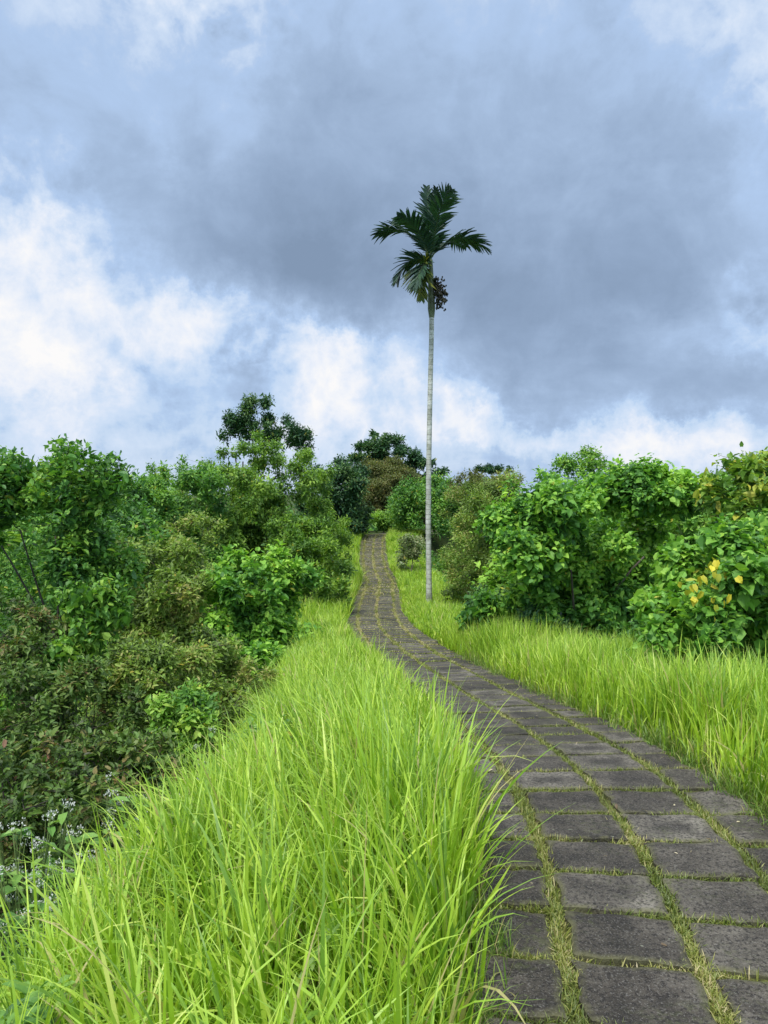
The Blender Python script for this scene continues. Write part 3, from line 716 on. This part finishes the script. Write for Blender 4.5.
# its yellow leaves
c = PX(714, 585, 7.7); n = 26
P = np.array(c)-np.array(rb.location)+RNG.normal(0, .10, (n, 3)); P[:8] += np.array([.05, 0, .16]); P[8:14] += np.array([-.14, .1, .02])
D = nrm(RNG.normal(0, .5, (n, 3))+np.array([.1, -.2, -.9])); N = nrm(RNG.normal(0, .3, (n, 3))+np.array([0, -.9, .5]))
V, Fc, T = leaves(P, D, N, RNG.uniform(.06, .11, n), RNG.uniform(.045, .085, n), 'heart', RNG.random(n))
tag(link('yellow_leaves', mesh_from('yellow_leaves', V, Fc, False, {'tint': T}), M['yellow'], rb), 'cluster of bright yellow leaves')
plant('broadleaf_tree', base_of(745, 12.5), [ell(745, 478, 12.5, 36, 22, .7), ell(775, 490, 12.5, 40, 34, .8), ell(722, 500, 12.5, 30, 24, .6), ell(733, 455, 12.6, 16, 10, .3)],
      'yellowish green loose-crowned tree rising above the bright large-leaved bush', 'tree', 34, (.3, .5), 620, 6, 'heart', .16, .6, 'heart_old', .07, 'bark', 6, .5, parts=TREE, droop=.35, fill=.05, skirt=False)
plant('broadleaf_bush', base_of(690, 16), [ell(640, 505, 16, 60, 35, 1.3), ell(700, 515, 16, 60, 45, 1.3), ell(760, 520, 16, 50, 50, 1.3)],
      'mid green bush filling the gap behind the bright large-leaved bush', 'bush', 50, (.26, .45), 2600, 5, 'heart', .13, .8, 'heart', .07, droop=.45)
plant('broadleaf_bush', base_of(560, 18), [ell(540, 505, 18, 60, 30, 1.5), ell(600, 498, 19, 60, 26, 1.5)],
      'fresh green bush crowning the skyline between the dark leafy bush and the olive shrub', 'bush', 40, (.3, .5), 1700, 5, 'heart', .13, .75, 'heart', .07, droop=.4)
plant('shrub', base_of(482, 20), [ell(480, 545, 20, 34, 50, 1.2), ell(500, 520, 21, 36, 40, 1.2), ell(462, 575, 19.5, 22, 30, .8), ell(470, 510, 23, 26, 32, 1)],
      'olive brown fine-leaved shrub just right of the palm trunk', 'shrub', 60, (.25, .42), 4200, 5, 'oval', .075, .5, 'olive', .04, 'bark', 9, .2, step=.05)
plant('shrub', base_of(490, 36), [ell(490, 495, 36, 34, 28, 2), ell(470, 490, 34, 20, 18, 1.4)],
      'rusty topped shrub on the skyline above the olive shrub', 'shrub', 40, (.25, .42), 2600, 4, 'small', .15, .5, 'rust', .08, step=.08)
plant('shrub', base_of(505, 8.4, .2), [ell(500, 618, 14.5, 30, 26, .8), ell(545, 632, 12, 30, 20, .6)],
      'low shaded shrub tucked under the dark leafy bush', 'shrub', 24, (.3, .5), 700, 5, 'oval', .11, .6, 'dark', .03)
plant('shrub', base_of(412, 30), [ell(412, 548, 31, 18, 14, .8)], 'pale flowering shrub beside the palm trunk at the path edge', 'shrub', 18, (.3, .5), 520, 4, 'small', .10, .6, 'pale', .03)
# centre
plant('tree', base_of(428, 44), [ell(430, 510, 44, 44, 30, 2.5), ell(455, 525, 42, 30, 30, 2.), ell(405, 515, 46, 22, 22, 1.8)],
      'rounded mid green tree directly behind the palm trunk', 'tree', 60, (.26, .42), 4200, 4, 'small', .17, .55, 'mid', .12, parts=TREE, step=.1)
plant('tree', base_of(386, 56), [ell(386, 482, 56, 32, 22, 2.2), ell(372, 500, 55, 22, 20, 1.6)],
      'round rusty olive tree below the dark tree at the end of the path', 'tree', 60, (.26, .42), 7000, 4, 'small', .17, .5, 'rust', .12, parts=TREE, step=.1)
plant('tree', base_of(385, 62), [ell(382, 452, 64, 24, 16, 2.5), ell(402, 460, 64, 22, 14, 2.5), ell(362, 462, 64, 14, 10, 2), ell(428, 466, 64, 18, 7, 1.4), ell(440, 474, 64, 14, 7, 1.4), ell(376, 440, 64, 12, 8, 1.)],
      'dark spreading tree on the skyline left of the palm', 'tree', 90, (.28, .5), 7000, 4, 'small', .28, .5, 'dark', .2, 'bark_dark', 8, .55, parts=TREE, step=.12, flat=.2)
plant('tree', base_of(505, 70), [ell(490, 472, 70, 16, 7, 1.4), ell(512, 471, 70, 8, 4, .8)],
      'small dark flat-topped tree on the skyline right of the palm', 'tree', 16, (.35, .6), 420, 4, 'small', .22, .5, 'dark', .12, 'bark_dark', 6, .7, parts=TREE, step=.12, flat=.3, skirt=False)
plant('tree', base_of(345, 42, -.3), [ell(339, 492, 42, 30, 30, 1.8), ell(345, 508, 41.5, 18, 18, 1.), ell(321, 500, 42, 22, 26, 1.6)],
      'dense dark green tree at the left of the path end', 'tree', 46, (.26, .42), 3000, 5, 'oval', .19, .5, 'dark', .13, 'bark_dark', parts=TREE, step=.1)
plant('bush', base_of(383, 50), [ell(372, 522, 50, 22, 10, 1.2), ell(396, 524, 50, 18, 12, 1.2)],
      'light green bush closing the end of the path', 'bush', 22, (.3, .5), 1100, 4, 'small', .16, .55, 'fresh', .05, step=.08)
# left side
plant('tree', base_of(265, 25, -1.2), [ell(262, 480, 25, 56, 42, 2.2), ell(225, 500, 24, 46, 36, 1.8), ell(300, 505, 26, 42, 36, 1.8), ell(260, 445, 25.5, 30, 16, 1.2), ell(255, 540, 24, 70, 40, 2), ell(262, 455, 25, 42, 22, 1.6), ell(230, 468, 25, 40, 28, 1.6), ell(298, 472, 25.5, 34, 28, 1.6)],
      'large fine-leaved green tree standing below the ridge on the left', 'tree', 130, (.2, .36), 12500, 5, 'lance', .115, .5, 'feather', .16, 'bark_dark', parts=TREE, step=.07, droop=.4)
plant('tree', base_of(262, 34, -2), [ell(255, 408, 34, 20, 12, .8), ell(238, 422, 34, 18, 11, .8), ell(280, 426, 34, 22, 14, .8), ell(298, 446, 34, 16, 16, .8), ell(262, 440, 34, 30, 12, 1), ell(225, 438, 34, 10, 8, .6), ell(254, 424, 34, 24, 16, .9), ell(262, 438, 34, 40, 14, 1)],
      'thin dark-crowned tree rising above the fine-leaved green tree', 'tree', 46, (.35, .6), 1500, 5, 'oval', .16, .45, 'dark', .13, 'bark_dark', 8, .55, parts=TREE, fill=.05, step=.1, skirt=False)
plant('tree', base_of(180, 22, -1), [ell(185, 500, 22, 46, 34, 1.6), ell(150, 520, 21, 40, 40, 1.6), ell(200, 485, 23, 30, 22, 1.2), ell(130, 545, 20, 40, 40, 1.6)],
      'mid green tree between the open-crowned tree and the fine-leaved tree', 'tree', 100, (.22, .4), 8500, 5, 'oval', .115, .5, 'mid', .12, parts=TREE, step=.07, twigs=1)
plant('tree', base_of(30, 24, -2), [ell(20, 490, 24, 80, 26, 2.4), ell(90, 500, 24, 70, 30, 2.2), ell(-40, 500, 24, 70, 34, 2.4), ell(50, 530, 22, 100, 36, 2.)],
      'broad green tree on the skyline behind the open-crowned young tree', 'tree', 120, (.22, .4), 9000, 5, 'oval', .125, .5, 'mid', .14, parts=TREE, step=.08)
plant('tree', base_of(185, 30, -1.5), [ell(190, 478, 30, 44, 22, 1.8), ell(150, 492, 30, 40, 22, 1.8), ell(165, 510, 29, 60, 30, 2)],
      'yellow green tree on the skyline between the young tree and the thin dark tree', 'tree', 100, (.22, .4), 8500, 5, 'oval', .125, .5, 'fresh', .14, parts=TREE, step=.08)
plant('young_tree', base_of(65, 9.2, -.1), [ell(80, 462, 9.2, 44, 24, .5), ell(30, 480, 9.2, 44, 28, .5), ell(105, 480, 9.2, 34, 26, .45), ell(60, 510, 9.2, 60, 34, .7), ell(-10, 500, 9.2, 40, 44, .7), ell(90, 560, 9.4, 50, 44, .6)],
      'open-crowned young tree with a slim dark trunk and gaps of sky', 'tree', 90, (.24, .42), 2500, 5, 'oval', .078, .72, 'mid', .030, 'bark_dark', 6, .62, parts=TREE, fill=.05, droop=.35, step=.07, skirt=False, twigs=1)
plant('bush', base_of(30, 13, -.5), [ell(20, 560, 13, 90, 60, 1.4), ell(110, 560, 14, 70, 48, 1.4), ell(60, 510, 15, 90, 40, 1.4)],
      'mixed green bush behind the slim trunk of the open-crowned tree', 'bush', 100, (.2, .38), 5200, 5, 'oval', .115, .55, 'mid', .06, step=.07, twigs=1)
plant('shrub', base_of(170, 13.5), [ell(160, 570, 13.5, 60, 36, 1.1), ell(190, 600, 12.5, 44, 34, .9), ell(195, 535, 16, 36, 22, 1.)],
      'yellow olive shrub behind the brownish mound on the slope', 'shrub', 80, (.22, .42), 4200, 5, 'oval', .09, .5, 'olive', .04, step=.05, twigs=1)
plant('broadleaf_bush', base_of(262, 12.6), [ell(255, 582, 12.6, 46, 34, .8), ell(292, 600, 12.8, 36, 40, .8), ell(228, 600, 12.2, 30, 30, .6)],
      'rounded fresh green bush of large leaves on the left slope', 'bush', 40, (.26, .46), 1500, 5, 'heart', .135, .7, 'heart', .05, droop=.45)
plant('bush', base_of(320, 19, -.3), [ell(318, 570, 19, 30, 36, .8), ell(300, 545, 21, 36, 30, 1)],
      'dark green bush pressing on the grass verge at the left', 'bush', 36, (.25, .42), 1800, 5, 'oval', .105, .5, 'feather', .05, step=.06)
plant('bush', base_of(338, 28, -.6), [ell(335, 548, 28, 18, 26, .8), ell(322, 530, 31, 24, 22, 1)],
      'small feathery bush near the bend of the path', 'bush', 30, (.28, .46), 1500, 5, 'small', .11, .5, 'feather', .05, step=.06)
plant('broadleaf_bush', base_of(270, 9.5), [ell(262, 668, 9.5, 20, 22, .35)], 'small dark glossy bush at the upper edge of the grass slope', 'bush', 12, (.35, .55), 240, 5, 'heart', .12, .7, 'heart', .03)
plant('shrub', base_of(205, 7.6), [ell(200, 668, 7.6, 62, 40, .6), ell(150, 690, 7.3, 50, 50, .6), ell(245, 690, 7.8, 34, 34, .45), ell(200, 712, 7.2, 60, 34, .55)],
      'rounded brownish green shrub mound at the edge of the tall grass', 'shrub', 90, (.2, .4), 5200, 5, 'oval', .054, .5, 'olive', .03, 'bark', 10, .1, step=.035, twigs=1)
plant('shrub', base_of(180, 6.4, 0), [ell(190, 722, 6.5, 34, 30, .4)], 'small bright green leafy shrub in front of the brownish mound', 'shrub', 20, (.3, .5), 620, 5, 'oval', .062, .6, 'fresh', .015, step=.03, twigs=1)
plant('climber', base_of(85, 7.4, -.1), [ell(85, 625, 7.4, 24, 52, .3), ell(70, 670, 7.2, 30, 30, .3), ell(110, 600, 7.4, 18, 30, .25)],
      'bright green climbing vine draped over the dark scrub beside the slim trunk', 'vine', 28, (.3, .55), 560, 5, 'heart', .085, .8, 'fresh', .02, droop=.9, parts=('foliage', 'stem'), skirt=False)
plant('shrub', base_of(30, 6.8, -.2), [ell(20, 690, 6.8, 60, 54, .7), ell(80, 720, 6.6, 60, 50, .6), ell(10, 640, 7.4, 60, 44, .7), ell(100, 760, 5.8, 50, 36, .5)],
      'dark brown tangled scrub at the foot of the slim trunk', 'shrub', 90, (.2, .4), 5200, 4, 'oval', .058, .5, 'brown', .03, 'bark_dark', 12, .1, step=.035, up=.2, twigs=3)
plant('shrub', base_of(20, 5.0, -.2), [ell(10, 780, 5.0, 60, 40, .5), ell(80, 800, 4.8, 60, 36, .4), ell(150, 770, 5.3, 40, 34, .4)],
      'shaded dark leafy scrub above the white flowering weeds', 'shrub', 60, (.22, .42), 2200, 4, 'oval', .052, .55, 'brown', .02, 'bark_dark', 10, .1, step=.03, twigs=2)
# fill along both slopes, further trees down in the valleys and beyond the crest
proto = {}
def filler(kind, x, y, sc, rot, label, group, **kw):
    z = G(x, y)
    if kind not in proto:
        if kind == 'tree':
            proto[kind] = plant('valley_tree', (0, 0, 0), [((0, 0, 3.4), (1.9, 1.9, 1.5)), ((1.1, .3, 2.6), (1.2, 1.2, 1.1)), ((-1.2, -.4, 2.5), (1.2, 1.3, 1.1))], label, 'tree', 60, (.26, .42), 2600, 4, 'small', .17, .55, 'mid', .12, parts=TREE, step=.1)
        elif kind == 'bush':
            proto[kind] = plant('slope_bush', (0, 0, 0), [((0, 0, .9), (1.0, 1.0, .9)), ((.7, .2, .6), (.7, .7, .6)), ((-.6, -.3, .7), (.7, .7, .6))], label, 'bush', 36, (.26, .42), 1400, 5, 'oval', .10, .55, 'mid', .04, step=.06)
        else:
            proto[kind] = plant('slope_shrub', (0, 0, 0), [((0, 0, .7), (.9, .9, .75)), ((.5, .3, .5), (.6, .6, .5))], label, 'shrub', 36, (.24, .42), 1600, 4, 'oval', .075, .5, 'olive', .03, step=.05)
        o = proto[kind]
    else: o = copy_tree(proto[kind])
    o.location = (x, y, z-.1); o.rotation_euler = (0, 0, rot); o.scale = (sc,)*3
    o['label'] = label; o['group'] = group
    return o
for i in range(16):                                    # left flank, 8 to 40 m
    y = 9+i*2.1+random.uniform(-.5, .5); off = random.uniform(3.2, 5.0)
    filler('bush' if i % 3 else 'shrub', float(xc(y))-off, y, random.uniform(.9, 1.35), random.uniform(0, 6.28), 'low green bush among the undergrowth down the left slope' if i % 3 else 'low olive shrub among the undergrowth down the left slope', 'bushes down the left slope')
for i in range(14):
    y = 9+i*2.4+random.uniform(-.5, .5); off = random.uniform(3.6, 5.2)
    filler('bush' if i % 3 else 'shrub', float(xc(y))+off, y, random.uniform(.9, 1.3), random.uniform(0, 6.28), 'low green bush under the taller bushes down the right slope' if i % 3 else 'low olive shrub under the taller bushes down the right slope', 'bushes down the right slope')
for sgn, side in ((-1, 'left'), (1, 'right')):            # the slopes beside and behind the viewpoint
    for i in range(9):
        y = -2.5+i*1.5; off = random.uniform(4.6, 7.2)+(.6 if sgn > 0 else 0)
        filler('bush' if i % 3 else 'shrub', float(xc(y))+sgn*off, y, random.uniform(.9, 1.2), random.uniform(0, 6.28), ('low green bush' if i % 3 else 'low olive shrub')+(' among the undergrowth down the left slope' if sgn < 0 else ' under the taller bushes down the right slope'), 'bushes down the %s slope' % side)
for i in range(12):
    y = 18+i*4.5; x = -random.uniform(9, 16)-y*.12
    filler('tree', x, y, random.uniform(1.55, 1.9), random.uniform(0, 6.28), 'green tree down in the valley left of the ridge', 'trees in the left valley')
for i in range(12):
    y = 16+i*4.5; x = random.uniform(9, 15)+y*.14
    filler('tree', x, y, random.uniform(1.5, 1.8), random.uniform(0, 6.28), 'green tree down in the valley right of the ridge', 'trees in the right valley')
for i in range(9):
    x = -14+i*3.4; y = 76+random.uniform(-4, 6)
    filler('tree', x, y, random.uniform(1.0, 1.2), random.uniform(0, 6.28), 'distant green tree beyond the crest of the path', 'trees beyond the crest')

# ------------------------------------------------------------------ undergrowth (nobody could count it)
def undergrowth(name, bands, mat, label, kind='oval'):
    VV, FQ, FT, TT = [], [], [], []; n0 = 0
    for (y0, y1, u0, u1, dens, L, hh) in bands:
        n = int(dens*(y1-y0)*abs(u1-u0)); y = RNG.uniform(y0, y1, n); u = RNG.uniform(min(u0, u1), max(u0, u1), n); x = xc(y)+u
        m = np.hypot(x, y) > 1.0; x, y = x[m], y[m]; n = len(x)
        hgt = hh*np.clip(.6+.6*vn(x, y, .45, 41), .1, 1.3)
        z = ground(x, y)+hgt*RNG.uniform(.1, 1, n)**.6
        D = nrm(RNG.normal(0, 1, (n, 3))*np.array([1, 1, .35])); N = nrm(RNG.normal(0, .35, (n, 3))+np.array([0, 0, 1]))
        LL = L*RNG.uniform(.6, 1.4, n)
        V, Fc, T = leaves(np.stack([x, y, z], -1), D, N, LL, LL*.55, kind, np.clip(.5+.25*vn(x, y, .6, 43)+RNG.normal(0, .2, n), 0, 1))
        VV.append(V); FQ.append(Fc[0]+n0); FT.append(Fc[1]+n0); TT.append(T); n0 += len(V)
    me = mesh_from(name, np.concatenate(VV), [np.concatenate(FQ), np.concatenate(FT)], False, {'tint': np.concatenate(TT)})
    return tag(link(name, me, M[mat]), label, 'undergrowth', kind='stuff')
undergrowth('undergrowth', [(.4, 5, -1.9, -4.5, 2600, .055, .45), (-4, 12, -4.5, -9, 420, .09, .45), (5, 12, -2.1, -5, 900, .075, .5), (12, 42, -1.9, -6, 160, .13, .6)], 'weed', 'leafy green weeds covering the slope left of the tall grass')
undergrowth('slope_undergrowth', [(3, 12, 2.3, 6, 500, .085, .35), (-4, 12, 2.6, 9, 300, .09, .4), (12, 42, 2.3, 6.5, 160, .13, .5)], 'mid', 'dark leafy undergrowth beneath the bushes on the right')

def litter():
    n = 240; y = RNG.uniform(1.5, 14, n); l = RNG.uniform(-.8, .8, n); edge = RNG.random(n) < .5
    l = np.where(edge, np.sign(l)*RNG.uniform(.55, .85, n), l)
    x = xc(y)+l; P = np.stack([x, y, zc(y)+.018], -1)
    D = nrm(RNG.normal(0, 1, (n, 3))*np.array([1, 1, .12])); N = nrm(RNG.normal(0, .3, (n, 3))+np.array([0, 0, 1])); L = RNG.uniform(.012, .05, n)
    V, Fc, T = leaves(P, D, N, L, L*RNG.uniform(.08, .5, n), 'oval', RNG.random(n)*.97)
    tag(link('fallen_leaves', mesh_from('fallen_leaves', V, Fc, False, {'tint': T}), M['litter']), 'dry brown and straw coloured leaf scraps lying on the pavers', 'leaf litter', kind='stuff')
M['litter'] = leafmat('dry_leaf', [(0, (.07, .045, .025)), (.5, (.20, .15, .08)), (1, (.48, .42, .27))], trans=.05)
litter()
def far_woods():
    P = []
    nc = 520; a = RNG.uniform(0, 2*PI, nc); r = RNG.uniform(75, 330, nc)
    for i in range(nc):
        x, y = r[i]*math.sin(a[i]), 20+r[i]*math.cos(a[i])
        if abs(x-float(xc(min(y, 60)))) < 24 and y < 90: continue
        z = G(x, y); m = 150; u = unit(m); u[:, 2] = np.abs(u[:, 2])*1.0-.25; R_ = RNG.uniform(3.5, 6.5)
        P.append(np.array([x, y, z+RNG.uniform(2, 5.5)])+u*np.array([R_, R_, R_*.8])*RNG.normal(1, .12, (m, 1)))
    P = np.concatenate(P); n = len(P); L = RNG.uniform(.9, 1.8, n)
    V, Fc, T = leaves(P, unit(n), nrm(RNG.normal(0, .5, (n, 3))+np.array([0, 0, 1])), L, L*.7, 'small', np.clip(.5+.2*vn(P[:, 0], P[:, 1], 9, 51)+RNG.normal(0, .2, n), 0, .97))
    tag(link('distant_woods', mesh_from('distant_woods', V, Fc, False, {'tint': T}), M['mid']), 'far-off wooded valley on both sides of the ridge', 'woods', kind='stuff')
far_woods()

# ------------------------------------------------------------------ white flowering weeds
def weed_plant(seed):
    root = empty('flowering_weed', (0, 0, 0), 'white flowering weed', 'weed', 'white flowering weeds on the left slope')
    tb = Tubes(); LP, LD, LN, LL = [], [], [], []; FP = []
    for k in range(7):
        a = random.uniform(0, 6.28); ln = random.uniform(.42, .75); sp_ = random.uniform(.05, .22)
        top = np.array([math.cos(a)*sp_, math.sin(a)*sp_, ln]); mid = top*.5+np.array([0, 0, .05])
        tt = np.linspace(0, 1, 6)[:, None]; pts = 2*tt*(1-tt)*mid+tt**2*top
        tb.add(pts, np.linspace(.004, .002, 6), 5)
        for j in range(12):
            p = pts[min(5, 1+j*5//12)]+RNG.normal(0, .01, 3); b = j*2.4+a
            LP.append(p); LD.append((math.cos(b), math.sin(b), .1)); LN.append((0, 0, 1)); LL.append(random.uniform(.05, .09))
        for q in range(5):
            e = top+np.array([random.uniform(-.024, .024), random.uniform(-.024, .024), random.uniform(0, .025)])
            tb.add([pts[4], (pts[4]+e)/2+np.array([0, 0, -.005]), e], [.0018, .0014, .0012], 4)
            FP.append(e)
    V, Fc, T = leaves(np.array(LP), np.array(LD, float), np.array(LN, float)+RNG.normal(0, .2, (len(LP), 3)), np.array(LL), np.array(LL)*.5, 'oval', RNG.random(len(LP))*.9)
    link('leaves', mesh_from('leaves', V, Fc, False, {'tint': T}), M['weed'], root)
    link('stem', tb.mesh('stem'), M['stem'], root)
    # each head: a dense puff of tiny florets
    for h_ in range(7):
     PP = np.repeat(np.array(FP[h_*5:h_*5+5]), 9, 0); n = len(PP); u = unit(n); u[:, 2] = np.abs(u[:, 2])
     PP = PP+u*.009
     V, Fc, T = leaves(PP, u, unit(n), np.full(n, .008), np.full(n, .005), 'small', RNG.random(n))
     link('flower_head', mesh_from('flower_head', V, Fc, False, {'tint': T}), M['flower'], root)
    return root
wp = [weed_plant(0), weed_plant(1)]
wspots = [(12, 838, 3.3), (40, 846, 3.5), (70, 838, 3.7), (20, 880, 3.0), (84, 862, 3.3), (140, 800, 4.6), (165, 790, 4.9), (-8, 860, 3.1), (180, 745, 5.8), (54, 905, 2.8), (120, 840, 3.7)]
for i, (px, py, d) in enumerate(wspots):
    o = wp[i] if i < 2 else copy_tree(wp[i % 2])
    p = PX(px, py, d); gz = G(p.x, p.y); sc = max(.75, min(1.9, (p.z-gz)/.66))
    o.location = (p.x, p.y, gz-.02); o.scale = (min(sc, 1.2), min(sc, 1.2), sc); o.rotation_euler = (0, 0, random.uniform(0, 6.28))
    o['label'] = ('leafy weed with small white flower heads in front of the dark scrub' if px < 100 else 'leafy weed with small white flower heads beside the tall arching grass')

# ------------------------------------------------------------------ the palm
def build_palm():
    d = 19.9; s = d/F
    bx = (429.5-384)*s; bz = G(bx, d)
    root = empty('palm_tree', (bx, d, bz), 'tall slender areca palm with a pale ringed trunk standing alone in the grass', 'palm tree')
    def loc(px, py, dy=0.): return np.array([(px-384)*s-bx, dy, CH-(py-HZ)*s-bz])
    tb = Tubes()
    prof = [(429.5, None), (428.8, 560), (428.3, 520), (428.6, 470), (429.4, 420), (430.4, 370), (431.2, 335), (431.3, 318)]
    pts = [loc(px, py) if py else np.array([0, 0, -.2]) for px, py in prof]
    pts = np.array(pts); zz = np.linspace(pts[0][2], pts[-1][2], 90)
    px_ = np.interp(zz, pts[:, 2], pts[:, 0]); px_ = _smooth(px_, 9)
    rad = np.interp(zz, [-.2, .25, 1, 4, 8, 12.5], [.125, .09, .075, .070, .064, .056])*(1+.02*np.sin(zz*47))
    tb.add(np.stack([px_, np.zeros(90), zz], -1), rad, 14)
    link('trunk', tb.mesh('trunk'), M['palmbark'], root)
    tb = Tubes()
    a = loc(431.3, 319); b = loc(430.2, 262)
    z = np.linspace(0, 1, 14)[:, None]
    tb.add(a+(b-a)*z, np.interp(z[:, 0], [0, .15, .5, 1], [.070, .10, .085, .05]), 12)
    link('crownshaft', tb.mesh('crownshaft'), M['crownshaft'], root)
    fr = [ # control points (px, py, depth offset), width of leaflets, material
      ([(430, 262, 0), (429, 230, .10), (427, 189, .25)], 0.63, 'palmleaf'),
      ([(430, 262, 0), (433, 232, -.30), (434, 204, -.65)], 0.56, 'palmleaf'),
      ([(430, 260, 0), (408, 222, .0), (378, 236, .05)], 0.63, 'palmleaf'),
      ([(430, 262, 0), (418, 232, -.6), (398, 236, -1.2)], 0.62, 'palmleaf'),
      ([(430, 260, 0), (456, 226, .1), (485, 249, .15)], 0.63, 'palmleaf'),
      ([(430, 262, 0), (448, 224, .7), (470, 232, 1.4)], 0.56, 'palmleaf'),
      ([(430, 264, 0), (408, 252, .1), (398, 280, .2)], 0.57, 'palmleaf'),
      ([(430, 266, 0), (416, 262, -.4), (420, 304, -.55)], 0.60, 'palmold'),
      ([(430, 264, 0), (424, 262, -.3), (412, 298, -.9)], 0.57, 'palmleaf'),
      ([(430, 262, 0), (436, 214, -1.0), (444, 222, -1.9)], 0.62, 'palmleaf'),
    ]
    for cp, lw, mt in fr:
        P0, P1, P2 = [loc(*c) for c in cp]
        m = 30; t = np.linspace(0, 1, m)[:, None]
        C = (1-t)**2*P0+2*t*(1-t)*P1+t**2*P2
        T = nrm(np.gradient(C, axis=0))
        side = np.cross(T, np.array([0, 0, 1.])+.01); 
        # the frond plane faces the viewer for upright fronds
        up = nrm(np.cross(np.cross(T, np.array([0, -.5, 1.])), T)); side = nrm(np.cross(T, up))
        ho = np.clip(1.2-np.abs(T[:, 2:3])*1.3, 0, 1); ra = R(55)*ho*(1 if cp[2][0] > 430 else -1)
        side, up = side*np.cos(ra)+up*np.sin(ra), up*np.cos(ra)-side*np.sin(ra)
        tr = Tubes(); tr.add(C, np.linspace(.020, .004, m), 5)
        V, Q, TT = [], [], []; n0 = 0
        for i in np.linspace(3, m-1, 28):
            k = int(i); f = i-k; k2 = min(k+1, m-1); p = C[k]*(1-f)+C[k2]*f; tt = i/(m-1)
            for sg in (-1, 1):
                ang = R(58-34*tt)+random.gauss(0, .11); ln = lw*(math.sin(PI*(.18+.78*tt))**.55)*random.uniform(.85, 1.1)
                dr = T[k]*math.cos(ang)+side[k]*sg*math.sin(ang)+up[k]*random.uniform(.05, .25)
                dr = dr/np.linalg.norm(dr); droop = np.array([0, 0, -1.])*random.uniform(.12, .34)
                wv = np.cross(dr, up[k]); wv /= np.linalg.norm(wv); w = .036*random.uniform(.8, 1.2)
                us = np.array([0, .33, .66, 1]); cc = p+dr*ln*us[:, None]+droop*ln*(us[:, None]**2)
                wid = np.array([.5, 1, .75, .08])*w
                fold = up[k]*.012
                ring = np.stack([cc-wv*wid[:, None], cc+fold*-1, cc+wv*wid[:, None]], 1).reshape(-1, 3)
                V.append(ring)
                for j in range(3):
                    q = n0+j*3; Q += [(q, q+1, q+4, q+3), (q+1, q+2, q+5, q+4)]
                TT.append(np.full(12, random.random()*.96)); n0 += 12
        fo = link('frond', mesh_from('frond', np.concatenate(V), [np.array(Q)], False, {'tint': np.concatenate(TT)}), M[mt], root)
        if mt == 'palmold': fo['label'] = 'yellowing frond hanging down along the trunk'
        link('rachis', tr.mesh('rachis'), M['rachis'], fo)
    # fruit bunch
    VV = []; tb = Tubes()
    c0 = loc(432, 284)
    ft = Tubes()
    for k in range(44):
        a_ = random.uniform(-1.3, 1.3); ln = random.uniform(.2, .42)
        e = c0+np.array([.20+random.uniform(-.14, .18), math.sin(a_)*.16, random.uniform(-.75, .12)])
        m_ = (c0+e)/2+np.array([.05, 0, .08])
        t = np.linspace(0, 1, 7)[:, None]; pts = (1-t)**2*c0+2*t*(1-t)*m_+t**2*e
        tb.add(pts, np.linspace(.008, .004, 7), 4)
        for q in range(9):
            p = pts[min(6, 1+q)]+RNG.normal(0, .025, 3)
            zz2 = np.linspace(-1, 1, 5); ft.add(p+np.array([0, 0, .028])*zz2[:, None], .023*np.sqrt(np.maximum(.02, 1-zz2**2)), 6)
    fb = link('fruit_bunch', ft.mesh('fruit_bunch'), M['fruit'], root); link('stalk', tb.mesh('stalk'), M['bark'], fb)
build_palm()
print('verts', sum(len(o.data.vertices) for o in S.objects if o.type == 'MESH'))
